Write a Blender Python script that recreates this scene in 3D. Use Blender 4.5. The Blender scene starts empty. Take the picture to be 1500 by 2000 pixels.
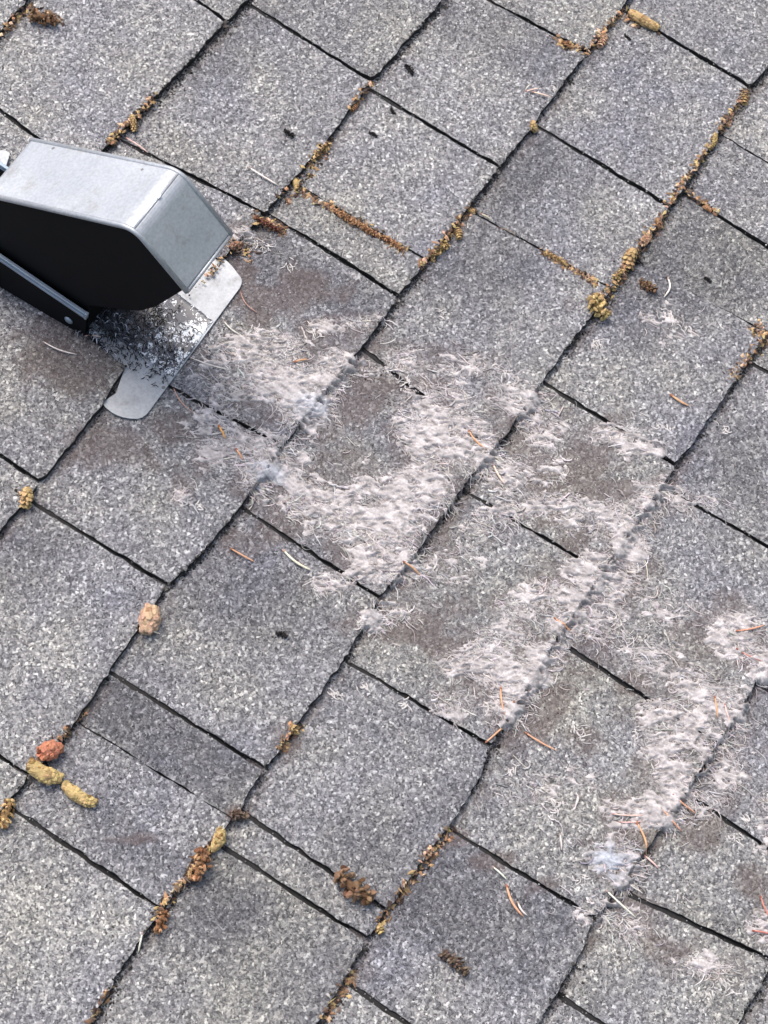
import bpy, math, random
import numpy as np
from mathutils import Matrix, Vector

random.seed(7)
rng = np.random.default_rng(11)
sc = bpy.context.scene
C = sc.collection

# ------------------------------------------------------------------ camera, sky, sun
# Everything is laid out in the roof's own frame (X along the courses, Y up the slope,
# Z out of the roof) and TILT then pitches roof, camera and all into the world.
TILT = Matrix.Rotation(math.radians(20), 4, 'X')
RC = np.array([[0.54133251, 0.74031382, -0.3986158],
               [-0.8337658, 0.53387217, -0.14076608],
               [0.10859881, 0.40855348, 0.90625071]])
CC = np.array([0.0, -0.77066257, 1.5419649])
FPX = 4000.0

cam_d = bpy.data.cameras.new("camera")
cam = bpy.data.objects.new("camera", cam_d)
C.objects.link(cam)
cam_d.sensor_fit = 'HORIZONTAL'
cam_d.sensor_width = 36.0
cam_d.lens = 36.0 * FPX / 1500.0
cam_d.clip_start = 0.01
cam_d.clip_end = 500
m4 = Matrix.Identity(4)
for i in range(3):
    for j in range(3):
        m4[i][j] = RC[i][j]
    m4[i][3] = CC[i]
cam.matrix_world = TILT @ m4
sc.camera = cam

SUN_ROOF = Vector((0.20, 0.55, 1.0)).normalized()      # towards the sun, roof frame
sun_w = (TILT.to_3x3() @ SUN_ROOF).normalized()
el = math.asin(sun_w.z)
az = math.atan2(sun_w.x, sun_w.y)
w = bpy.data.worlds.new("World")
sc.world = w
w.use_nodes = True
nt = w.node_tree
bg = nt.nodes['Background']
sky = nt.nodes.new('ShaderNodeTexSky')
sky.sky_type = 'NISHITA'
sky.sun_disc = False
sky.sun_elevation = el
sky.sun_rotation = az
sky.air_density = 1.6
sky.dust_density = 6.0
sky.ozone_density = 1.0
nt.links.new(sky.outputs[0], bg.inputs[0])
bg.inputs[1].default_value = 0.15
sd = bpy.data.lights.new("sun", 'SUN')
sd.energy = 1.4
sd.angle = math.radians(26)
sd.color = (1.0, 0.95, 0.88)
so = bpy.data.objects.new("sun", sd)
C.objects.link(so)
so.rotation_euler = sun_w.to_track_quat('Z', 'Y').to_euler()
so.location = (0, 0, 5)
sc.view_settings.view_transform = 'Standard'
sc.view_settings.look = 'None'
sc.view_settings.gamma = 1
sc.view_settings.exposure = 0.54


# ------------------------------------------------------------------ helpers
def at(x, y, z=0.004):
    d = RC @ np.array([x - 750.0, -(y - 1000.0), -FPX])
    return CC + (z - CC[2]) / d[2] * d


def at_many(P, z=0.004):
    return np.array([at(p[0], p[1], z) for p in P])


def on_plane(p, O, n):
    d = RC @ np.array([p[0] - 750.0, -(p[1] - 1000.0), -FPX])
    return CC + ((O - CC) @ n) / (d @ n) * d


def tag(o, label=None, cat=None, group=None, kind=None):
    if label: o['label'] = label
    if cat: o['category'] = cat
    if group: o['group'] = group
    if kind: o['kind'] = kind
    return o


def vnoise(x, y, seed=0):
    """smooth value noise in [0,1]"""
    xi = np.floor(x).astype(int); yi = np.floor(y).astype(int)
    fx = x - xi; fy = y - yi
    fx = fx * fx * (3 - 2 * fx); fy = fy * fy * (3 - 2 * fy)
    def h(a, b):
        n = (a * 374761393 + b * 668265263 + seed * 974634777) & 0x7fffffff
        n = ((n ^ (n >> 13)) * 1274126177) & 0x7fffffff
        n = n ^ (n >> 16)
        return (n & 0xffff) / 65535.0
    return (h(xi, yi) * (1 - fx) + h(xi + 1, yi) * fx) * (1 - fy) + \
           (h(xi, yi + 1) * (1 - fx) + h(xi + 1, yi + 1) * fx) * fy


def fbm(x, y, seed=0, octs=3):
    v = 0; a = 0.5; t = 0
    for i in range(octs):
        v = v + a * vnoise(x * 2 ** i, y * 2 ** i, seed + i * 17); t += a; a *= 0.5
    return v / t


def mesh_np(name, V, faces_list, mats, mat_idx=None, smooth=False, attrs=None, origin=None):
    """faces_list: list of (N,k) int arrays"""
    V = np.asarray(V, dtype=np.float64)
    o0 = np.zeros(3) if origin is None else np.asarray(origin)
    me = bpy.data.meshes.new(name)
    me.vertices.add(len(V))
    me.vertices.foreach_set('co', (V - o0).astype(np.float32).ravel())
    faces_list = [np.asarray(f, dtype=np.int32) for f in faces_list if len(f)]
    nl = sum(f.size for f in faces_list); nf = sum(len(f) for f in faces_list)
    me.loops.add(nl); me.polygons.add(nf)
    me.loops.foreach_set('vertex_index', np.concatenate([f.ravel() for f in faces_list]))
    tot = np.concatenate([np.full(len(f), f.shape[1], dtype=np.int32) for f in faces_list])
    st = np.concatenate([[0], np.cumsum(tot)[:-1]]).astype(np.int32)
    me.polygons.foreach_set('loop_start', st)
    if mat_idx is not None:
        me.polygons.foreach_set('material_index', np.asarray(mat_idx, dtype=np.int32))
    me.polygons.foreach_set('use_smooth', np.full(nf, bool(smooth)))
    for m in (mats if isinstance(mats, (list, tuple)) else [mats]):
        me.materials.append(m)
    if attrs:
        for an, av in attrs.items():
            a = me.color_attributes.new(an, 'FLOAT_COLOR', 'POINT')
            a.data.foreach_set('color', np.asarray(av, dtype=np.float32).ravel())
    me.update(calc_edges=True)
    me.validate()
    return me


def obj(name, me, parent=None, loc=None):
    o = bpy.data.objects.new(name, me)
    C.objects.link(o)
    if loc is not None: o.location = loc
    if parent is not None: o.parent = parent
    return o


class MB:
    """collects polygons"""
    def __init__(s): s.v = []; s.f = []; s.col = []
    def add(s, V, F, col=None):
        b = len(s.v)
        s.v += [tuple(p) for p in V]
        s.f += [tuple(i + b for i in f) for f in F]
        s.col += [col or (1, 1, 1, 1)] * len(V)
    def prism(s, poly, off, col=None):
        """closed polygon of 3-D points, extruded by vector off"""
        n = len(poly)
        A = [np.array(p) for p in poly]; B = [p + np.array(off) for p in A]
        F = [tuple(range(n))[::-1], tuple(range(n, 2 * n))]
        F += [(i, (i + 1) % n, (i + 1) % n + n, i + n) for i in range(n)]
        s.add(A + B, F, col)
    def tube(s, P, R, n=6, col=None, cap=True):
        P = [np.array(p, float) for p in P]
        V = []; F = []
        up = np.array([0, 0, 1.0])
        for i, p in enumerate(P):
            t = P[min(i + 1, len(P) - 1)] - P[max(i - 1, 0)]
            t = t / (np.linalg.norm(t) + 1e-12)
            a = np.cross(t, up if abs(t @ up) < .95 else np.array([1., 0, 0])); a /= np.linalg.norm(a)
            b = np.cross(t, a)
            for k in range(n):
                q = 2 * math.pi * k / n
                V.append(p + R[i] * (math.cos(q) * a + math.sin(q) * b))
        for i in range(len(P) - 1):
            for k in range(n):
                F.append((i * n + k, i * n + (k + 1) % n, (i + 1) * n + (k + 1) % n, (i + 1) * n + k))
        if cap:
            F.append(tuple(range(n))[::-1]); F.append(tuple(range((len(P) - 1) * n, len(P) * n)))
        s.add(V, F, col)
    def blob(s, c, ax, col=None, n=8, m=6, rough=0.12):
        """lumpy ellipsoid; ax = three axis vectors (already scaled)"""
        c = np.array(c); V = []; F = []
        for i in range(1, m):
            th = math.pi * i / m
            for k in range(n):
                q = 2 * math.pi * k / n + (i % 2) * math.pi / n
                r = 1 + rough * (random.random() * 2 - 1)
                V.append(c + r * (math.cos(th) * ax[0] + math.sin(th) * math.cos(q) * ax[1] + math.sin(th) * math.sin(q) * ax[2]))
        V.append(c + ax[0]); V.append(c - ax[0])
        for i in range(m - 2):
            for k in range(n):
                F.append((i * n + k, (i + 1) * n + k, (i + 1) * n + (k + 1) % n, i * n + (k + 1) % n))
        T = len(V) - 2
        for k in range(n):
            F.append((T, k, (k + 1) % n)); F.append((T + 1, (m - 2) * n + (k + 1) % n, (m - 2) * n + k))
        s.add(V, F, col)
    def build(s, name, mat, parent=None, origin=(0, 0, 0), bevel=0, smooth=False, solid=0):
        me = bpy.data.meshes.new(name)
        o0 = np.array(origin)
        me.from_pydata([tuple(np.array(p) - o0) for p in s.v], [], s.f)
        me.materials.append(mat)
        a = me.color_attributes.new('tint', 'FLOAT_COLOR', 'POINT')
        a.data.foreach_set('color', np.array(s.col, dtype=np.float32).ravel())
        if smooth:
            me.polygons.foreach_set('use_smooth', [True] * len(me.polygons))
        me.update()
        o = bpy.data.objects.new(name, me); C.objects.link(o)
        if parent is not None:
            o.parent = parent
        else:
            o.location = tuple(o0)
        if solid:
            md = o.modifiers.new('s', 'SOLIDIFY'); md.thickness = solid; md.offset = 0
        if bevel:
            md = o.modifiers.new('b', 'BEVEL'); md.width = bevel; md.segments = 3; md.limit_method = 'ANGLE'
        return o


# ------------------------------------------------------------------ materials
def newmat(name):
    m = bpy.data.materials.new(name); m.use_nodes = True
    n = m.node_tree.nodes; b = n['Principled BSDF']
    return m, m.node_tree, b


def N(nt, typ, **kw):
    n = nt.nodes.new(typ)
    for k, v in kw.items():
        if k.startswith('i_'):
            key = k[2:]
            n.inputs[int(key) if key.isdigit() else key].default_value = v
        else:
            setattr(n, k, v)
    return n


def mixc(nt, a, b, fac, mode='MIX'):
    n = nt.nodes.new('ShaderNodeMix'); n.data_type = 'RGBA'; n.blend_type = mode
    for sock, v in ((n.inputs[0], fac), (n.inputs[6], a), (n.inputs[7], b)):
        if hasattr(v, 'is_output'): nt.links.new(v, sock)
        else: sock.default_value = v
    return n.outputs[2]


def mth(nt, op, a, b=0.0, c=0.0, clamp=False):
    n = nt.nodes.new('ShaderNodeMath'); n.operation = op; n.use_clamp = clamp
    for i, v in enumerate((a, b, c)):
        if hasattr(v, 'is_output'): nt.links.new(v, n.inputs[i])
        else: n.inputs[i].default_value = v
    return n.outputs[0]


def ramp(nt, fac, stops, interp='LINEAR'):
    r = nt.nodes.new('ShaderNodeValToRGB'); r.color_ramp.interpolation = interp
    e = r.color_ramp.elements
    while len(e) < len(stops): e.new(0.5)
    for el_, (p, c) in zip(e, stops):
        el_.position = p; el_.color = c if len(c) == 4 else (*c, 1)
    nt.links.new(fac, r.inputs[0])
    return r.outputs[0]


def granule_mat():
    m, nt, b = newmat('mineral_granules')
    L = nt.links
    tc = N(nt, 'ShaderNodeTexCoord'); co = tc.outputs['Object']
    # warp a little so that the cells are not a lattice of equal stones
    wn = N(nt, 'ShaderNodeTexNoise', i_Scale=160.0, i_Detail=2.0); L.new(co, wn.inputs['Vector'])
    add = nt.nodes.new('ShaderNodeVectorMath'); add.operation = 'MULTIPLY_ADD'
    L.new(wn.outputs['Color'], add.inputs[0]); add.inputs[1].default_value = (.004, .004, .004); L.new(co, add.inputs[2])
    wc = add.outputs[0]
    v1 = N(nt, 'ShaderNodeTexVoronoi', i_Scale=520.0); L.new(wc, v1.inputs['Vector'])
    v2 = N(nt, 'ShaderNodeTexVoronoi', i_Scale=1000.0); L.new(wc, v2.inputs['Vector'])
    s1 = N(nt, 'ShaderNodeSeparateColor'); L.new(v1.outputs['Color'], s1.inputs[0])
    s2 = N(nt, 'ShaderNodeSeparateColor'); L.new(v2.outputs['Color'], s2.inputs[0])
    c1 = ramp(nt, s1.outputs[0], [(0, (.025, .025, .033)), (.20, (.09, .09, .102)), (.42, (.18, .18, .19)),
                                  (.68, (.27, .27, .275)), (.84, (.42, .42, .415)), (.955, (.66, .66, .65))], 'CONSTANT')
    c2 = ramp(nt, s2.outputs[1], [(0, (.05, .05, .06)), (.3, (.20, .20, .21)), (.8, (.42, .42, .42)), (1, (.7, .7, .7))])
    col = mixc(nt, c1, c2, 0.34)
    # clumps of light and dark stones a few millimetres across, and broad weathering
    n1 = N(nt, 'ShaderNodeTexNoise', i_Scale=210.0, i_Detail=3.0, i_Roughness=.65); L.new(co, n1.inputs['Vector'])
    k1 = ramp(nt, n1.outputs[0], [(.32, (.72, .72, .74)), (.5, (.95, .95, .95)), (.68, (1.25, 1.25, 1.24))])
    col = mixc(nt, col, k1, 1.0, 'MULTIPLY')
    n2 = N(nt, 'ShaderNodeTexNoise', i_Scale=13.0, i_Detail=4.0, i_Roughness=.6); L.new(co, n2.inputs['Vector'])
    k2 = ramp(nt, n2.outputs[0], [(.3, (.80, .80, .90)), (.7, (1.10, 1.08, 1.02))])
    col = mixc(nt, col, k2, 1.0, 'MULTIPLY')
    # painted-in wear (vertex attribute): r = tone, g = brown stain and painted vent shade, b = lint film, a = yellow-green tint
    at_ = N(nt, 'ShaderNodeAttribute', attribute_name='wear')
    sep = N(nt, 'ShaderNodeSeparateColor'); L.new(at_.outputs['Color'], sep.inputs[0])
    tone = ramp(nt, sep.outputs[0], [(0, (.22, .23, .30)), (.5, (1, 1, 1)), (1, (1.6, 1.6, 1.55))])
    col = mixc(nt, col, tone, 1.0, 'MULTIPLY')
    n3 = N(nt, 'ShaderNodeTexNoise', i_Scale=70.0, i_Detail=6.0, i_Roughness=.8); L.new(co, n3.inputs['Vector'])
    nb = mth(nt, 'SUBTRACT', n3.outputs[0], .5)
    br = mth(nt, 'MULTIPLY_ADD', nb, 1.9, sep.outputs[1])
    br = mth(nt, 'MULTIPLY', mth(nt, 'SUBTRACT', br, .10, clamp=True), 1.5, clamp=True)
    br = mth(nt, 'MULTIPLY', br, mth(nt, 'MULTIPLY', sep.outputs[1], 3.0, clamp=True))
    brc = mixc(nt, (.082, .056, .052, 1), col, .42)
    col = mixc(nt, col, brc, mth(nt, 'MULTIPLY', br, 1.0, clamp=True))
    col = mixc(nt, col, (1.04, 1.03, .90, 1), mth(nt, 'MULTIPLY', at_.outputs['Alpha'], 1.0), 'MULTIPLY')
    # felted lint film, stringy
    mp = N(nt, 'ShaderNodeMapping'); mp.inputs['Rotation'].default_value = (0, 0, math.radians(18)); mp.inputs['Scale'].default_value = (2.2, 1, 1)
    L.new(wc, mp.inputs[0])
    n4 = N(nt, 'ShaderNodeTexNoise', i_Scale=150.0, i_Detail=4.0, i_Roughness=.7); n4.inputs['Distortion'].default_value = 1.6
    L.new(mp.outputs[0], n4.inputs['Vector'])
    lf = mth(nt, 'ADD', mth(nt, 'MULTIPLY', mth(nt, 'SUBTRACT', n4.outputs[0], .56), 7.0), mth(nt, 'MULTIPLY', sep.outputs[2], 1.5))
    lf = mth(nt, 'MULTIPLY', mth(nt, 'MAXIMUM', mth(nt, 'MINIMUM', lf, 1.0), 0.0), mth(nt, 'MULTIPLY', sep.outputs[2], 2.2, clamp=True))
    col = mixc(nt, col, (.76, .725, .735, 1), mth(nt, 'MULTIPLY', lf, .55))
    L.new(col, b.inputs['Base Color'])
    b.inputs['Roughness'].default_value = .72
    b.inputs['Specular IOR Level'].default_value = .45
    h = mth(nt, 'ADD', mth(nt, 'MULTIPLY', v1.outputs['Distance'], -.6), mth(nt, 'MULTIPLY', s1.outputs[1], .8))
    h = mth(nt, 'ADD', h, mth(nt, 'MULTIPLY', s2.outputs[0], .35))
    h = mth(nt, 'ADD', h, mth(nt, 'MULTIPLY', n1.outputs[0], 1.0))
    bp = N(nt, 'ShaderNodeBump', i_Strength=.75, i_Distance=.0014); L.new(h, bp.inputs['Height'])
    L.new(bp.outputs[0], b.inputs['Normal'])
    return m


def simple(name, col, rough=.8, noise=0.0, scale=80, metal=0.0, bump=0.0, tint=False, spec=.5):
    m, nt, b = newmat(name)
    tc = N(nt, 'ShaderNodeTexCoord')
    n = N(nt, 'ShaderNodeTexNoise', i_Scale=scale, i_Detail=5.0, i_Roughness=.65)
    nt.links.new(tc.outputs['Object'], n.inputs['Vector'])
    k = ramp(nt, n.outputs[0], [(.25, (1 - noise,) * 3), (.75, (1 + noise,) * 3)])
    base = (*col, 1)
    if tint:
        a = N(nt, 'ShaderNodeAttribute', attribute_name='tint')
        base = a.outputs['Color']
    c = mixc(nt, k, base, 1.0, 'MULTIPLY')
    nt.links.new(c, b.inputs['Base Color'])
    b.inputs['Roughness'].default_value = rough
    b.inputs['Metallic'].default_value = metal
    b.inputs['Specular IOR Level'].default_value = spec
    if bump:
        bp = N(nt, 'ShaderNodeBump', i_Strength=.6, i_Distance=bump)
        nt.links.new(n.outputs[0], bp.inputs['Height']); nt.links.new(bp.outputs[0], b.inputs['Normal'])
    return m


def metal_mat(k=1.0, met=.5, ro=.42):
    m, nt, b = newmat('weathered_galvanised_steel')
    L = nt.links
    tc = N(nt, 'ShaderNodeTexCoord'); co = tc.outputs['Object']
    n = N(nt, 'ShaderNodeTexNoise', i_Scale=14.0, i_Detail=5.0, i_Roughness=.6); L.new(co, n.inputs['Vector'])
    n2 = N(nt, 'ShaderNodeTexNoise', i_Scale=420.0, i_Detail=3.0, i_Roughness=.6); L.new(co, n2.inputs['Vector'])
    n3 = N(nt, 'ShaderNodeTexNoise', i_Scale=42.0, i_Detail=6.0, i_Roughness=.75); L.new(co, n3.inputs['Vector'])
    c = ramp(nt, n.outputs[0], [(.25, (.40, .43, .47)), (.75, (.60, .62, .66))])
    c = mixc(nt, c, ramp(nt, n2.outputs[0], [(.3, (.86, .86, .87)), (.7, (1.1, 1.1, 1.1))]), 1.0, 'MULTIPLY')
    dm = ramp(nt, n3.outputs[0], [(.54, (0, 0, 0)), (.74, (1, 1, 1))])
    c = mixc(nt, c, (.30, .29, .28, 1), mth(nt, 'MULTIPLY', dm, .7))
    vs = N(nt, 'ShaderNodeTexVoronoi', i_Scale=120.0); L.new(co, vs.inputs['Vector'])
    sv = N(nt, 'ShaderNodeSeparateColor'); L.new(vs.outputs['Color'], sv.inputs[0])
    sp = mth(nt, 'MULTIPLY', mth(nt, 'GREATER_THAN', sv.outputs[0], .955), mth(nt, 'LESS_THAN', vs.outputs['Distance'], .22))
    c = mixc(nt, c, (.12, .11, .10, 1), mth(nt, 'MULTIPLY', sp, .7))
    c = mixc(nt, c, (k, k, k, 1), 1.0, 'MULTIPLY')
    L.new(c, b.inputs['Base Color'])
    b.inputs['Metallic'].default_value = met
    L.new(mth(nt, 'MULTIPLY_ADD', n3.outputs[0], .35, ro), b.inputs['Roughness'])
    bp = N(nt, 'ShaderNodeBump', i_Strength=.12, i_Distance=.002); L.new(n.outputs[0], bp.inputs['Height'])
    L.new(bp.outputs[0], b.inputs['Normal'])
    return m


def apron_mat():
    """bright sheet with black branching residue"""
    m, nt, b = newmat('residue_streaked_steel')
    L = nt.links
    tc = N(nt, 'ShaderNodeTexCoord'); co = tc.outputs['Object']
    wn = N(nt, 'ShaderNodeTexNoise', i_Scale=90.0, i_Detail=4.0, i_Roughness=.7); L.new(co, wn.inputs['Vector'])
    add = nt.nodes.new('ShaderNodeVectorMath'); add.operation = 'MULTIPLY_ADD'
    L.new(wn.outputs['Color'], add.inputs[0]); add.inputs[1].default_value = (.016, .016, .016); L.new(co, add.inputs[2])
    v = N(nt, 'ShaderNodeTexVoronoi', feature='DISTANCE_TO_EDGE', i_Scale=125.0); L.new(add.outputs[0], v.inputs['Vector'])
    v2 = N(nt, 'ShaderNodeTexVoronoi', feature='DISTANCE_TO_EDGE', i_Scale=260.0); L.new(add.outputs[0], v2.inputs['Vector'])
    a = N(nt, 'ShaderNodeAttribute', attribute_name='tint')
    sep = N(nt, 'ShaderNodeSeparateColor'); L.new(a.outputs['Color'], sep.inputs[0])
    n = N(nt, 'ShaderNodeTexNoise', i_Scale=45.0, i_Detail=4.0); L.new(co, n.inputs['Vector'])
    wdt = mth(nt, 'MULTIPLY_ADD', mth(nt, 'SUBTRACT', n.outputs[0], .5), .55, mth(nt, 'MULTIPLY', sep.outputs[0], .34))
    m1 = mth(nt, 'LESS_THAN', v.outputs['Distance'], wdt)
    m2 = mth(nt, 'LESS_THAN', v2.outputs['Distance'], mth(nt, 'MULTIPLY', wdt, .8))
    mk = mth(nt, 'MAXIMUM', m1, m2)
    mk = mth(nt, 'MAXIMUM', mk, mth(nt, 'MULTIPLY', mth(nt, 'SUBTRACT', sep.outputs[0], .62, clamp=True), 4.0, clamp=True))
    c = ramp(nt, n.outputs[0], [(.35, (.72, .75, .80)), (.65, (.92, .93, .95))])
    c = mixc(nt, c, (.035, .035, .05, 1), mth(nt, 'MULTIPLY', mk, .93))
    L.new(c, b.inputs['Base Color'])
    b.inputs['Roughness'].default_value = .38
    b.inputs['Metallic'].default_value = .0
    bp = N(nt, 'ShaderNodeBump', i_Strength=.5, i_Distance=.001); L.new(mk, bp.inputs['Height'])
    L.new(bp.outputs[0], b.inputs['Normal'])
    return m


M_gran = granule_mat()
M_edge = simple('asphalt_core', (.018, .017, .018), .9, .5, 300, bump=.001)
M_metal = metal_mat(.86, .6, .38)
M_apron = apron_mat()
M_flange = metal_mat(.74, .5, .42)
M_black = simple('near_black_steel', (.0045, .0045, .006), .7, .2, 60, spec=.12)  # near-black base colour for the vent's side panels, collar and flap
M_rail = simple('rail_steel', (.30, .37, .46), .35, .15, 60, metal=.5)
M_fibre = simple('lint_fibre', (.6, .6, .6), .95, .12, 300, tint=True, spec=.15)
M_felt = simple('lint_felt', (.6, .6, .6), .97, .30, 520, bump=.0016, tint=True, spec=.1)
M_cone = simple('dry_plant_matter', (.4, .3, .1), .85, .30, 420, tint=True, bump=.0006, spec=.2)
M_grit = simple('dark_grit', (.03, .028, .027), .95, .4, 300, tint=True, spec=.15)

# ------------------------------------------------------------------ roof: courses of shingles
EXP = 0.143
BUTT = {
    0: [(60, -20), (50, 0), (0, 62)],
    1: [(480, 0), (370, 120), (300, 192), (215, 277)],
    2: [(865, 0), (725, 157), (630, 282), (515, 415), (430, 512), (245, 718), (200, 790), (130, 877), (60, 962), (0, 1032)],
    3: [(1225, 0), (1145, 102), (1040, 242), (975, 327), (820, 525), (770, 590), (710, 670), (550, 870), (475, 982), (390, 1085), (325, 1145),
        (210, 1312), (150, 1402), (80, 1487), (20, 1560), (0, 1590)],
    4: [(1500, 130), (1455, 180), (1330, 372), (1180, 582), (1060, 742), (1000, 830), (905, 952), (820, 1072), (740, 1170), (670, 1288), (515, 1500),
        (470, 1580), (420, 1645), (310, 1782), (240, 1882), (180, 1992)],
    5: [(1500, 650), (1420, 770), (1310, 925), (1180, 1110), (1070, 1275), (955, 1465), (930, 1530), (875, 1612), (740, 1795), (674, 1911), (620, 2000)],
    6: [(1500, 1300), (1430, 1410), (1340, 1545), (1160, 1800), (1140, 1850), (1085, 1940), (1050, 2000)],
    7: [(1500, 1900), (1440, 1995)],
}
K0, K1 = -4, 13
SX0, SX1 = -0.9, 2.4
blines = {}
for k in range(K0 - 1, K1 + 1):
    pts = []
    if k in BUTT:
        P = at_many(BUTT[k], 0.008)
        P = P[np.argsort(P[:, 0])]
        d0 = P[0, 1] + k * EXP; d1 = P[-1, 1] + k * EXP
        s0, s1 = P[0, 0], P[-1, 0]
        xs = [SX0 - 1, s0 - .25] + list(P[:, 0]) + [s1 + .25, SX1 + 1]
        ys = [-k * EXP, -k * EXP + d0 * .3] + list(P[:, 1]) + [-k * EXP + d1 * .3, -k * EXP]
    else:
        xs = [SX0 - 1, SX1 + 1]; ys = [-k * EXP] * 2
    blines[k] = (np.array(xs), np.array(ys))


def yb(k, s):
    x, y = blines[k]
    return np.interp(s, x, y)


def course_of(X, Y):
    """returns (k, f): course index and 0..1 position from the butt above to its own butt"""
    X = np.atleast_1d(X); Y = np.atleast_1d(Y)
    kk = np.full(X.shape, K1); ff = np.zeros(X.shape)
    done = np.zeros(X.shape, bool)
    for k in range(K0, K1 + 1):
        a = yb(k - 1, X); b_ = yb(k, X)
        mm = (~done) & (Y > b_) & (Y <= a)
        kk[mm] = k; ff[mm] = ((a - Y) / (a - b_))[mm]; done |= mm
    return kk, ff


def ztop(X, Y):
    k, f = course_of(X, Y)
    return 0.001 + 0.007 * f


# cuts between tabs: (upper end, lower end) in photo coordinates
CUTS = {
    1: [((370, -8), (430, 32)), ((-20, 200), (60, 255))],
    2: [((480, 0), (725, 155)), ((245, 275), (515, 415)), ((-60, 850), (62, 930))],
    3: [((950, -5), (1145, 100)), ((730, 175), (975, 325)), ((525, 415), (770, 572)), ((345, 762), (548, 868)),
        ((60, 975), (325, 1142)), ((-200, 1350), (48, 1508))],
    4: [((1240, 30), (1460, 165)), ((1055, 245), (1300, 397)), ((712, 680), (962, 882)), ((475, 990), (742, 1167)),
        ((215, 1310), (510, 1497)), ((28, 1580), (310, 1772))],
    5: [((1330, 370), (1560, 520)), ((1060, 742), (1322, 908)), ((905, 952), (1165, 1110)), ((680, 1290), (950, 1452)),
        ((470, 1582), (742, 1768)), ((425, 1645), (712, 1832))],
    6: [((1480, 712), (1760, 880)), ((1308, 955), (1560, 1100)), ((1105, 1258), (1400, 1452)), ((875, 1615), (1162, 1792)), ((678, 1918), (960, 2110))],
    7: [((1345, 1550), (1640, 1750)), ((1212, 1736), (1500, 1872)), ((1090, 1940), (1390, 2140))],
}
# weaker lines of the laminated upper layer (narrow shallow gap)
WEAK = {
    3: [((578, 355), (822, 502))],
    4: [((925, 412), (1192, 562)), ((152, 1408), (446, 1594))],
    5: [((1436, 275), (1640, 400)), ((1235, 505), (1490, 645))],
}

# areas of other tone, stain, lint: polygons or discs in photo coordinates -> roof frame
def P2(pts):
    return at_many(pts, 0.004)[:, :2]


TONE = [  # polygon, soft (m), strength
    ([(470, 5), (560, 40), (440, 165), (360, 140)], .012, -.16),
    ([(870, 5), (1000, 5), (1130, 110), (1075, 175), (940, 110), (840, 60)], .008, -.20),
    ([(1040, 250), (1130, 305), (1010, 420), (920, 405)], .012, -.22),
    ([(935, 420), (1080, 510), (960, 640), (820, 540)], .015, -.18),
    ([(155, 1400), (212, 1312), (508, 1500), (445, 1592)], .005, -.26),
    ([(0, 1040), (60, 985), (150, 1050), (40, 1190), (0, 1200)], .014, -.18),
    ([(25, 1590), (170, 1690), (80, 1730), (0, 1690)], .014, -.20),
    ([(745, 1790), (870, 1640), (1150, 1800), (1075, 1955), (880, 1870)], .012, -.22),
    ([(1285, 455), (1420, 580), (1250, 700), (1170, 600)], .014, -.24),
    ([(380, 1120), (440, 1030), (640, 1170), (590, 1260), (340, 1200)], .014, -.18),
    ([(515, 425), (770, 585), (720, 650), (470, 520)], .012, -.20),
    ([(1090, 1960), (1160, 1830), (1290, 1900), (1200, 2000)], .014, -.14),
    ([(1330, 380), (1500, 490), (1500, 620), (1270, 470)], .016, -.14),
    ([(420, 1660), (560, 1760), (420, 1880), (320, 1800)], .015, -.16),
    ([(1340, 920), (1500, 1000), (1500, 850), (1430, 780)], .015, -.22),
    ([(0, 1745), (150, 1860), (250, 1800), (30, 1640)], .02, .08),
    ([(560, 1500), (900, 1480), (830, 1600), (640, 1560)], .03, .14),
    ([(1040, 1450), (1290, 1440), (1250, 1560), (1060, 1560)], .03, .12),
    ([(0, 1150), (200, 1100), (230, 1230), (60, 1390), (0, 1400)], .03, .12),
    ([(250, 230), (450, 150), (560, 300), (480, 380)], .03, .10),
    ([(275, 1835), (575, 2000), (640, 1985), (720, 1850), (440, 1660), (330, 1790)], .006, -.10),
    ([(640, 1990), (745, 1800), (1040, 1990), (1000, 2010)], .006, .10),
    ([(190, 1570), (330, 1690), (300, 1720), (160, 1620)], .012, -.16),
    ([(700, 1560), (900, 1560), (860, 1640), (760, 1760), (620, 1680)], .02, -.10),
    ([(1225, 370), (1298, 400), (1270, 440), (1200, 410)], .008, .30),
]
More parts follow.
